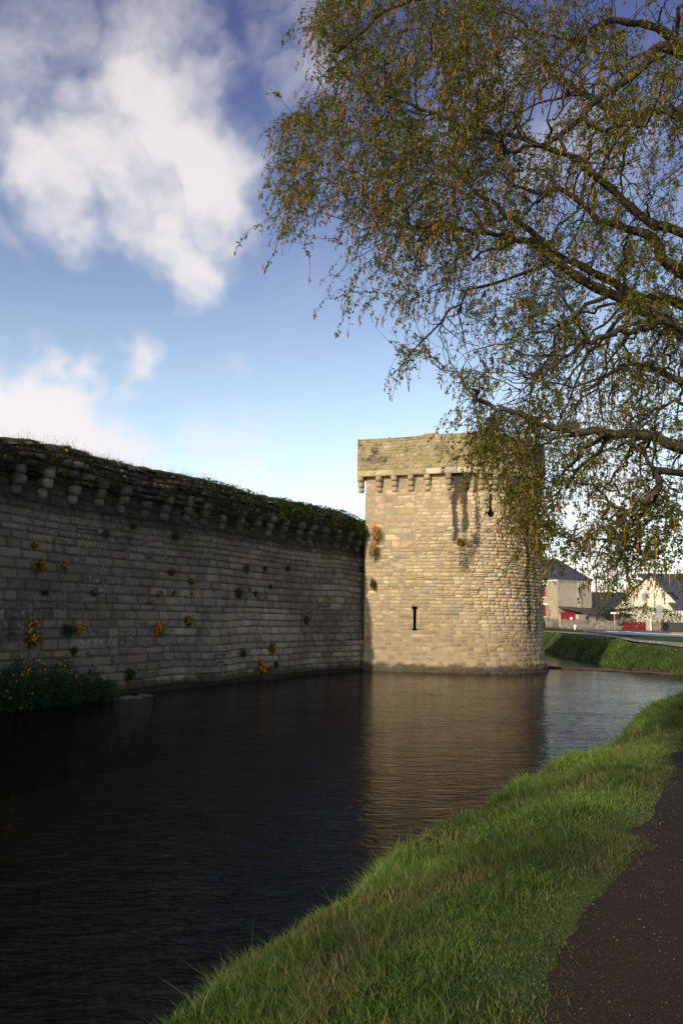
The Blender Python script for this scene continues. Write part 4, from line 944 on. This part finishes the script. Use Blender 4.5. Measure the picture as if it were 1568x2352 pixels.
# --- main house
C0,ax,ay=fr(*Z1(362,700),107,35);zb=2.1
ze=atY(*Z1(362,287),107)[2];zr=atY(*Z1(330,88),111)[2]
h1=empty('village_house',(C0[0],C0[1],zb));tag(h1,'tall beige two-storey house with red shutters and hipped slate roof beside the tower','house')
LS,LF=7.0,9.5
m=MB();m.frame_box(C0,ax,ay,Zc,0,LS,0,LF,zb,ze);m.build('wall',M_render,h1)
m=MB();m.frame_box(C0,ax,ay,Zc,-.035,0,.0,LF,zb,ze-.3);m.build('facade',M_rubble,h1)
m=MB();m.frame_box(C0,ax,ay,Zc,-.12,LS+.05,-.08,LF+.1,ze-.28,ze);m.build('cornice',M_white,h1)
m=MB();m.frame_box(C0,ax,ay,Zc,-.06,.35,-.04,0,zb,ze-.3);m.build('quoin',M_render,h1)
e=.35;b=[C0+ax*x+ay*y+Zc*ze for x,y in ((-e,-e),(LS+e,-e),(LS+e,LF+e),(-e,LF+e))];t=[C0+ax*LS*.5+ay*y+Zc*zr for y in (LS*.42,LF-LS*.42)]
m=MB();m.add(b+t,[(0,1,4),(1,2,5,4),(2,3,5),(3,0,4,5),(0,3,2,1)]);roof=m.build('roof',M_slate,h1)
s0=4.15
m=MB();m.frame_box(C0,ax,ay,Zc,s0-.55,s0+.3,-.3,.5,ze-.2,atY(*Z1(580,135),107)[2]);ch=m.build('chimney',M_render,roof)
m=MB();m.frame_box(C0,ax,ay,Zc,s0+.0,s0+.45,-.22,0,zb+2.4,ze-.28);m.build('chimney_breast',M_render,h1)
def shwin(yc,pz0,pz1):
    z1=atY(*Z1(275,pz0),109)[2];z0=atY(*Z1(275,pz1),109)[2];g=empty('window',tuple(C0+ay*yc+Zc*z0));g.parent=h1;g.location=tuple((C0+ay*yc+Zc*z0)-np.array(h1.location))
    def sub(n,mt,*a):
        m=MB();m.frame_box(C0,ax,ay,Zc,*a);o=bpy.data.objects.new(n,None)
        ob=m.build(n,mt);ob.parent=g;ob.location=tuple(-(C0+ay*yc+Zc*z0));return ob
    sub('shutter',M_red,-.10,-.035,yc-.52,yc+.52,z0,z1);sub('lintel',M_white,-.09,-.036,yc-.95,yc+.95,z1+.01,z1+.22)
    sub('surround',M_brick,-.07,-.034,yc-.85,yc-.53,z0,z1);sub('surround',M_brick,-.07,-.034,yc+.53,yc+.85,z0,z1);sub('sill',M_white,-.14,-.036,yc-.7,yc+.7,z0-.12,z0-.01)
yw=2.55
for a_,b_ in ((348,460),(540,645)):shwin(yw,a_,b_)
shwin(6.2,348,460);shwin(6.2,540,645)
m=MB();m.frame_box(C0,ax,ay,Zc,-.16,-.036,-.04,LF,zb-.2,atY(*Z1(300,668),107)[2]);m.build('plinth',M_rock,h1)
lp=C0+ax*4.5+Zc*(ze-.25);m=MB();m.cyl(lp,lp-ay*.6,.03,.03,6);m.cyl(lp-ay*.55+Zc*.03,lp-ay*1.0-Zc*.05,.10,.13,8);m.build('lamp_bracket',M_metal,h1)
# lean-to shed, with garage door
zt1=atY(*Z1(375,553),105)[2];zt0=atY(*Z1(520,625),102.5)[2]
sh=empty('garden_shed',tuple(C0+ax*5-ay*2));tag(sh,'low lean-to shed with patched dark roof and red garage door against the beige house','shed')
m=MB();m.frame_box(C0,ax,ay,Zc,.2,11.2,-3.2,-.05,zb,zt0-.02);m.build('wall',M_render,sh)
m=MB();P=[C0+ax*x+ay*y+Zc*z for x,y,z in ((-.0,-.06,zt1),(11.5,-.06,zt1-.25),(11.5,-3.5,zt0-.1),(1.6,-3.6,zt0))];m.prism(P,(0,0,.09));m.build('roof',M_fibro,sh)
zd1=atY(*Z1(430,606),103)[2]
m=MB();m.frame_box(C0,ax,ay,Zc,.12,.19,-2.7,-.35,zb,zd1);dr=m.build('garage_door',M_red,sh)
m=MB();m.frame_box(C0,ax,ay,Zc,.09,.115,-2.3,-1.9,zb+1.0,zb+1.45);m.build('notice',M_white,sh)
m=MB();m.frame_box(C0,ax,ay,Zc,1.6,2.1,-3.24,-3.19,zt0-1.1,zt0-.2);m.build('window',M_glass,sh)
# dark house behind
C2,bx,by=fr(*Z1(770,560),125,8);zz=atY(*Z1(880,408),125)[2]
h2_=empty('rear_house',(C2[0],C2[1],2.2));tag(h2_,'low house with a dark slate roof half hidden behind the shed and the birch sprays','house')
m=MB();m.frame_box(C2,bx,by,Zc,-.5,7.5,0,7,2.1,zz-2.4);m.build('wall',M_render,h2_)
m=MB();m.prism([C2-bx*.8-by*.3+Zc*(zz-2.5),C2-bx*.8+by*3.5+Zc*zz,C2-bx*.8+by*7.3+Zc*(zz-2.5)],bx*8.6);m.build('roof',M_slate,h2_)
m=MB();m.frame_box(C2,bx,by,Zc,5.9,6.6,3,3.8,zz-.5,zz+.5);m.build('chimney',M_render,h2_)
# white gable house
apx=atY(*Z1(1250,255),112);pl=atY(*Z1(905,560),112);pr_=atY(*Z1(1515,530),112);o3=np.array([apx[0],112,0])
h3=empty('white_house',(apx[0],112,2.2));tag(h3,'large cream white gable house with slate roof and skylight at the right edge','house')
wl=apx[0]-pl[0];wr=pr_[0]-apx[0];zg=apx[2];zl=pl[2]-.2;zrr=pr_[2]
X=np.array([1,0,0.]);Yv=np.array([math.sin(.35),math.cos(.35),0])
gab=[(-wl,2.1),(wr,2.1),(wr,zrr),(0,zg),(-wl,zl)]
m=MB();m.prism([o3+X*a+Zc*b for a,b in gab],Yv*11);m.build('wall',M_cream,h3)
m=MB();m.prism([o3+X*a+Zc*b-Yv*.15 for a,b in [(0,zg+.03),(wr+.35,zrr-.25),(wr+.35,zrr),(0,zg+.3)]],Yv*11.4);r3_=m.build('roof',M_slate,h3)
m=MB();m.prism([o3+X*a+Zc*b-Yv*.15 for a,b in [(-wl-.35,zl-.25),(0-.004,zg+.03),(-.004,zg+.3),(-wl-.35,zl)]],Yv*11.4);m.build('roof',M_slate,h3)
# side wing: slate slope facing viewer at right, with skylight
wz1=atY(*Z1(1300,240),116)[2];
W0=atY(*Z1(1490,560),111);m=MB();m.frame_box(np.array([W0[0],111,0]),X,Yv,Zc,0,9,0,6,2.1,W0[2]-.4);wg=m.build('side_wing',M_cream,h3)
m=MB();Pq=[np.array([W0[0]-.1,110.8,W0[2]-.4]),np.array([W0[0]+9.3,110.8,W0[2]-.4]),np.array([W0[0]+9.3,118,wz1]),np.array([apx[0]+.5,118,wz1])];m.prism(Pq,(0,0,.2));m.build('roof',M_slate,h3)
def slope(x,f):return Pq[0]*(1-f)*(1-x)+Pq[1]*x*(1-f)+Pq[3]*f*(1-x)+Pq[2]*f*x+np.array([0,0,.21])
m=MB();m.prism([slope(.12,.25),slope(.2,.25),slope(.2,.45),slope(.12,.45)],(0,-.02,.05));m.build('skylight',M_glass,h3)
for sx in (1195,):
    p=atY(*Z1(sx,460),112);m=MB();m.box(p[0]-.35,p[0]+.35,111.93,111.98,p[2]-.5,p[2]+.5);m.build('window',M_grey,h3)
# garden walls, gate, posts
def wallseg(name,cat,lab,x0,x1,yt0,yt1,yb,Y0,Y1,mat,th=.35,rough=0):
    a=atY(*Z1(x0,yt0),Y0);b=atY(*Z1(x1,yt1),Y1);n=max(2,int(abs(x1-x0)/18));g=np.random.default_rng(int(x0));m=MB()
    d=unit((b-a)*np.array([1,1,0]));nrm=np.array([d[1],-d[0],0]);V=[];L=np.linalg.norm((b-a)[:2]);us=np.linspace(0,L,n+1)
    pro=[(u,(a[2]+(b[2]-a[2])*u/L)+g.normal(0,rough)) for u in us]
    poly=[a*np.array([1,1,0])+d*0+Zc*1.9,a*np.array([1,1,0])+d*L+Zc*1.9]+[a*np.array([1,1,0])+d*u+Zc*z for u,z in pro[::-1]]
    m.prism(poly,-nrm*th);return tag(m.build(name,mat),lab,cat)
wallseg('garden_wall','wall','mossy low stone garden wall in front of the shed',385,935,676,692,748,101,99,M_rock,.4,.07)
wallseg('garden_wall','wall','short crumbling stretch of garden wall right of the red gate',1262,1335,702,708,760,98,97.5,M_rock,.4,.05)
wallseg('boundary_wall','wall','long dark low boundary wall in front of the white house',1350,1600,703,706,762,98,97,plain('dark_wall',(.05,.048,.05),.9,.3,3,.5),.3,.02)
def pillar(lab,x0,x1,yt,yb,Y,mat,cat='pillar',name='gate_pillar'):
    a=atY(*Z1(x0,yt),Y);b=atY(*Z1(x1,yt),Y);w=b[0]-a[0];z0=float(zp(Y))-.1;e=empty(name,((a[0]+b[0])/2,Y,z0));tag(e,lab,cat)
    m=MB();m.box(a[0],b[0],Y,Y+w,z0,a[2]-.1);m.build('shaft',mat,e,.01);m=MB();m.box(a[0]-.05,b[0]+.05,Y-.05,Y+w+.05,a[2]-.097,a[2]);m.build('cap',mat,e,.01)
pillar('wide pale stone gate pillar left of the red gate',932,975,688,765,98.8,M_rock);pillar('narrow pale concrete gate pillar right of the red gate',1214,1240,678,770,98.2,M_render)
pillar('thin white post standing beside the concrete gate pillar',1248,1262,676,770,97.6,M_white,'post','white_post')
# red gate: boards
g0=atY(*Z1(982,692),98.6);g1=atY(*Z1(1210,692),98.3);gz=float(zp(98));gt=empty('red_gate',((g0[0]+g1[0])/2,98.4,gz));tag(gt,'dark red double gate of vertical boards between the pillars','gate')
for a_,b_ in ((0,.28),(.285,.64),(.645,1.0)):
    m=MB();xs=np.linspace(g0[0]+(g1[0]-g0[0])*a_,g0[0]+(g1[0]-g0[0])*b_,max(3,int((b_-a_)*26)))
    for i in range(len(xs)-1):m.box(xs[i],xs[i+1]-.035,98.4,98.45,gz+.05,g0[2]-.1+.05*math.sin(i*1.2))
    m.box(xs[0],xs[-1],98.46,98.52,gz+.25,gz+.35);m.box(xs[0],xs[-1],98.46,98.52,g0[2]-.45,g0[2]-.35);m.build('gate_leaf',M_red,gt)
pillar('thin grey gate post inside the red gate in front of the hedge',1186,1198,645,700,98.9,M_grey,'post','gate_post')
# hedge and shrubs
def bush(name,cat,lab,px,py,Y,rx_,ry_,rz_,n,cols,seed,leaf=.16,trunkz=None,bare=False):
    g=np.random.default_rng(seed);c=atY(*Z1(px,py),Y);z0=float(zp(Y));e=empty(name,(c[0],c[1],z0));tag(e,lab,cat)
    d=unit(g.normal(0,1,(n,3)));f=(.7+.6*fbm(d[:,0]*2+seed,d[:,2]*2+d[:,1],seed))*g.uniform(.55,1,n)**.4
    P=c+d*f[:,None]*np.array([rx_,ry_,rz_]);P[:,2]=np.maximum(P[:,2],z0+.05);V,Fc=leaves(P,g.uniform(.6,1.3,n)*leaf,g,.2,.7)
    npmesh('foliage',V,[Fc],M_leaf,e,col=np.repeat(gcol(n,g,cols,[1]*len(cols)),4,0))
    m=MB()
    for i in range(7 if bare else 4):m.cyl((c[0]+g.normal(0,.1),c[1],z0-.1),c+d[i]*np.array([rx_,ry_,rz_])*.7,.07,.02,6,False)
    m.build('trunk',M_twig,e)
DG=[(.02,.035,.012),(.03,.045,.014)];LG=[(.05,.08,.02),(.08,.10,.03)]
bush('hedge','hedge','dark clipped hedge rising behind the red gate',1150,650,101,5.0,1.2,1.35,5200,DG,3)
bush('garden_tree','tree','small light green tree between the beige house and the white house',880,520,113,2.6,2.2,3.6,3200,LG,4,.2)
bush('garden_shrub','shrub','dark shrub at the end of the shed behind the garden wall',850,640,100.5,1.3,1,1.1,900,DG,5,.12)
bush('garden_shrub','shrub','thin pale shrub at the right edge against the white house',1530,620,104,1.6,1.2,2.0,420,[(.16,.12,.07),(.12,.1,.05)],6,.12,bare=True)
bush('potted_shrub','shrub','small leafy shrub against the beige facade next to the tower',228,625,103,.9,.8,1.1,420,[(.12,.11,.05),(.08,.08,.03)],7,.12,bare=True)
# utility pole
a=atY(*Z1(741,768),100);b=atY(*Z1(733,292),100);e=empty('utility_pole',(a[0],100,2));tag(e,'thin dark wooden utility pole in front of the beige house','pole')
m=MB();m.cyl((a[0],100,1.9),(a[0],100,b[2]),.13,.10,10);m.build('shaft',M_pole,e,smooth=True);m=MB();m.frame_box((a[0],100,0),X,(0,1,0),Zc,-.35,.35,-.17,-.1,b[2]-.4,b[2]-.32);m.build('crossarm',M_pole,e)
# signs
def sign(name,lab,px,py0,py1,Y,build,zoff=0):
    a=atY(*Z1(px,py1),Y);z0=float(zp(Y))-.05;t=atY(*Z1(px,py0),Y);e=empty(name,(a[0],Y,z0));tag(e,lab,'sign')
    m=MB();m.cyl((a[0],Y,z0),(a[0],Y,t[2]),.045,.045,8);m.build('post',M_metal,e,smooth=True);build(e,a[0],Y);return e
def dirpanel(e,x,Y):
    a=atY(*Z1(866,607),Y);b=atY(*Z1(948,625),Y);m=MB();m.box(a[0],b[0],Y-.07,Y-.047,b[2],a[2]);m.build('panel',M_white,e)
sign('direction_sign','white blank direction sign on a grey post in front of the garden wall',910,607,768,96,dirpanel)
def discs(e,x,Y):
    for py,r in ((570,.40),(632,.42)):
        c=atY(*Z1(1342,py),Y);m=MB();m.cyl((x,Y-.05,c[2]),(x,Y-.075,c[2]),r,r,24);m.build('panel',M_grey,e)
sign('road_sign','pair of round grey sign backs on a post before the white house',1345,545,765,95,discs)
a=atY(*Z1(525,776),96);t=atY(*Z1(525,718),96);e=empty('marker_post',(a[0],96,2));tag(e,'short white round-headed marker post on the grass verge before the garden wall','post')
m=MB();m.cyl((a[0],96,1.9),(a[0],96,t[2]-.25),.09,.09,10);m.build('shaft',M_white,e,smooth=True);m=MB();m.cyl((a[0],95.93,t[2]-.28),(a[0],96.07,t[2]-.28),.17,.17,18);m.build('head',M_white,e)
for k,(x,yt) in enumerate([(1392,668),(1410,672),(1450,662),(1520,672)]):
    p=atY(*Z1(x,yt),99);m=MB();m.cyl((p[0],99,2),(p[0],99,p[2]),.05,.05,8);m.cyl((p[0],99,p[2]),(p[0],99,p[2]+.06),.06,.02,8)
    tag(m.build('fence_post',M_grey),['thin grey fence post left of the others behind the dark boundary wall','thin grey fence post second from the left behind the dark boundary wall','tallest of the thin grey fence posts behind the dark boundary wall','thin grey fence post nearest the right edge behind the dark boundary wall'][k],'fence post','fence posts behind the boundary wall')
# white utility box by facade
p=atY(*Z1(222,725),104);m=MB();m.box(p[0]-.35,p[0]+.35,103.6,104,2.1,p[2]+1.0);tag(m.build('meter_box',M_white,None,.02),'small white meter box at the foot of the beige house beside the tower','box')
# timber boom across the moat
a=atZ(*Z1(236,1140),.05);b=atZ(*Z1(1568,1207),.05);b=b+(b-a)*.15;n=26;P=np.array([a+(b-a)*t+np.array([0,.25*math.sin(t*5),.015*math.sin(t*31)]) for t in np.linspace(0,1,n)])
V,Q=tubes([P],[np.full(n,.075)*(1+.15*np.sin(np.arange(n)*2.1))],8);tag(npmesh('floating_boom',V,[Q],plain('wet_timber',(.06,.045,.035),.6,.4,6,.4),smooth=True),'thin dark timber boom floating across the moat from tower to far bank','boom')
# stones at the foot of the tower and wall
rg=np.random.default_rng(61)
def rock(label,c,s,seed):
    import bmesh
    g=np.random.default_rng(seed);bm=bmesh.new();bmesh.ops.create_icosphere(bm,subdivisions=3,radius=1)
    for v in bm.verts:
        k=.78+.5*float(fbm(np.array([v.co.x*1.3+seed]),np.array([v.co.y*1.3+v.co.z]),seed)[0]);v.co=Vector((v.co.x*s[0]*k+c[0],v.co.y*s[1]*k+c[1],v.co.z*s[2]*k+c[2]))
    me=bpy.data.meshes.new('rock');bm.to_mesh(me);bm.free()
    for p in me.polygons:p.use_smooth=True
    tag(link('rock',me,M_rock),label,'rock','rocks on the silt ledge')
for i,(px,py,s,lab) in enumerate([(262,1604,(.5,.3,.10),'flat dark stone on the silt ledge at the foot of the rampart, leftmost'),(300,1603,(.42,.25,.09),'middle flat stone on the silt ledge at the rampart foot'),(333,1598,(.3,.2,.08),'rightmost flat stone on the silt ledge at the rampart foot')]):
    rock(lab,atZ(px,py,.02),s,i)
# ------------------------------------------------------------------ light
w=bpy.data.worlds.new('World');SC.world=w;w.use_nodes=True;nt=w.node_tree;N=nt.nodes;bg=N['Background']
sky=N.new('ShaderNodeTexSky');sky.sky_type='NISHITA';sky.sun_disc=False;sky.sun_elevation=SUN_EL;sky.sun_rotation=math.atan2(SUN_AZ[0],SUN_AZ[1])
sky.air_density=1.0;sky.dust_density=.6;sky.ozone_density=2.5
def nn(t,**k):
    n=N.new(t)
    for a,b in k.items():setattr(n,a,b)
    return n
lk=nt.links.new
def vm(op,a,b):
    n=nn('ShaderNodeVectorMath',operation=op)
    for i,v in ((0,a),(1,b)):
        if hasattr(v,'links'):lk(v,n.inputs[i])
        else:n.inputs[i].default_value=v
    return n.outputs['Value'] if op=='DISTANCE' else n.outputs[0]
def mth(op,a,b=0.,c=None):
    n=nn('ShaderNodeMath',operation=op)
    for i,v in ((0,a),(1,b)):
        if hasattr(v,'links'):lk(v,n.inputs[i])
        else:n.inputs[i].default_value=v
    return n.outputs[0]
tc=nn('ShaderNodeTexCoord').outputs['Generated']
def nz(scale,detail,rough,vec,col=False):
    n=nn('ShaderNodeTexNoise');n.inputs['Scale'].default_value=scale;n.inputs['Detail'].default_value=detail;n.inputs['Roughness'].default_value=rough;lk(vec,n.inputs['Vector']);return n.outputs['Color' if col else 'Fac']
wv=vm('MULTIPLY',vm('SUBTRACT',nz(5,4,.6,tc,True),(.5,.5,.5)),(.28,.28,.28));dirn=vm('ADD',tc,wv)
BL=[(310,130,200,.62),(370,270,200,.92),(440,370,180,1.08),(300,440,170,.84),(190,450,150,.85),(370,540,110,.85),(470,450,110,.8),(560,360,90,.5),(60,90,200,.5),(70,300,140,.45),(650,110,130,.42),(740,190,110,.55),(630,10,120,.4),
    (-20,1000,160,1.45),(110,1000,140,1.4),(220,1030,120,1.25),(320,1050,90,.8),(295,830,75,.75),(300,900,60,.55),(570,815,75,.7),(440,930,70,.6),(620,760,60,.5),(20,570,70,.4),(700,640,120,.28),(560,1100,200,.5),(800,1120,150,.4),(1350,330,160,.5),(1100,200,140,.35),(1350,1200,240,.75),(1500,900,200,.4),(1250,640,130,.35)]
acc=None
for (x,y,r,wt) in BL:
    d=ray(x,y);d=d/np.linalg.norm(d);ds=vm('DISTANCE',dirn,tuple(d));n=nn('ShaderNodeMapRange',interpolation_type='SMOOTHSTEP');lk(ds,n.inputs[0])
    n.inputs[1].default_value=r/1850*1.5;n.inputs[2].default_value=r/1850*.0;n.inputs[3].default_value=0;n.inputs[4].default_value=wt
    acc=n.outputs[0] if acc is None else mth('MAXIMUM',acc,n.outputs[0])
# some cloud elsewhere in the sky
gl=nn('ShaderNodeMapRange');lk(nz(2.2,5,.6,tc),gl.inputs[0]);gl.inputs[1].default_value=.56;gl.inputs[2].default_value=.72;gl.inputs[4].default_value=.7
sp=nn('ShaderNodeSeparateXYZ');lk(tc,sp.inputs[0]);beh=nn('ShaderNodeMapRange');lk(sp.outputs[1],beh.inputs[0]);beh.inputs[1].default_value=.75;beh.inputs[2].default_value=.45
acc=mth('MAXIMUM',acc,mth('MULTIPLY',gl.outputs[0],beh.outputs[0]))
dens=mth('ADD',acc,mth('MULTIPLY',mth('SUBTRACT',nz(9,8,.62,dirn),.5),.75))
cr=nn('ShaderNodeMapRange',interpolation_type='SMOOTHSTEP');lk(dens,cr.inputs[0]);cr.inputs[1].default_value=.10;cr.inputs[2].default_value=.92
cm=nn('ShaderNodeMix',data_type='RGBA');lk(cr.outputs[0],cm.inputs[0])
# deepen the blue high up
hs=nn('ShaderNodeMapRange');lk(sp.outputs[2],hs.inputs[0]);hs.inputs[1].default_value=.02;hs.inputs[2].default_value=.62
tint=nn('ShaderNodeValToRGB');e=tint.color_ramp.elements;e[0].position=0;e[0].color=(2.1,1.85,1.6,1);e[1].position=1;e[1].color=(.80,.60,.80,1);m_=e.new(.42);m_.color=(1.85,1.5,1.27,1);lk(hs.outputs[0],tint.inputs[0])
tm=nn('ShaderNodeMix',data_type='RGBA',blend_type='MULTIPLY');tm.inputs[0].default_value=1;lk(sky.outputs[0],tm.inputs[6]);lk(tint.outputs[0],tm.inputs[7])
ccol=nn('ShaderNodeValToRGB');e=ccol.color_ramp.elements;e[0].position=0;e[0].color=(.72,.72,.78,1);e[1].position=1;e[1].color=(.60,.59,.62,1);lk(hs.outputs[0],ccol.inputs[0])
cs=nn('ShaderNodeMix',data_type='RGBA',blend_type='MULTIPLY');cs.inputs[0].default_value=1;lk(ccol.outputs[0],cs.inputs[6]);SKYS=.15;CL=1.35/SKYS;cs.inputs[7].default_value=(CL,CL*.97,CL*.93,1)
lk(tm.outputs[2],cm.inputs[6]);lk(cs.outputs[2],cm.inputs[7]);lk(cm.outputs[2],bg.inputs[0]);bg.inputs[1].default_value=SKYS
sl=bpy.data.lights.new('sun','SUN');sl.energy=4.1;sl.angle=math.radians(.6);sl.color=(1,.865,.65);so=bpy.data.objects.new('sun',sl);COL.objects.link(so)
sd=Vector((SUN_AZ[0]*math.cos(SUN_EL),SUN_AZ[1]*math.cos(SUN_EL),math.sin(SUN_EL)));so.rotation_mode='QUATERNION';so.rotation_quaternion=sd.to_track_quat('Z','Y');so.location=(0,0,30)
SC.view_settings.view_transform='Standard';SC.view_settings.look='None';SC.view_settings.gamma=1;SC.view_settings.exposure=0
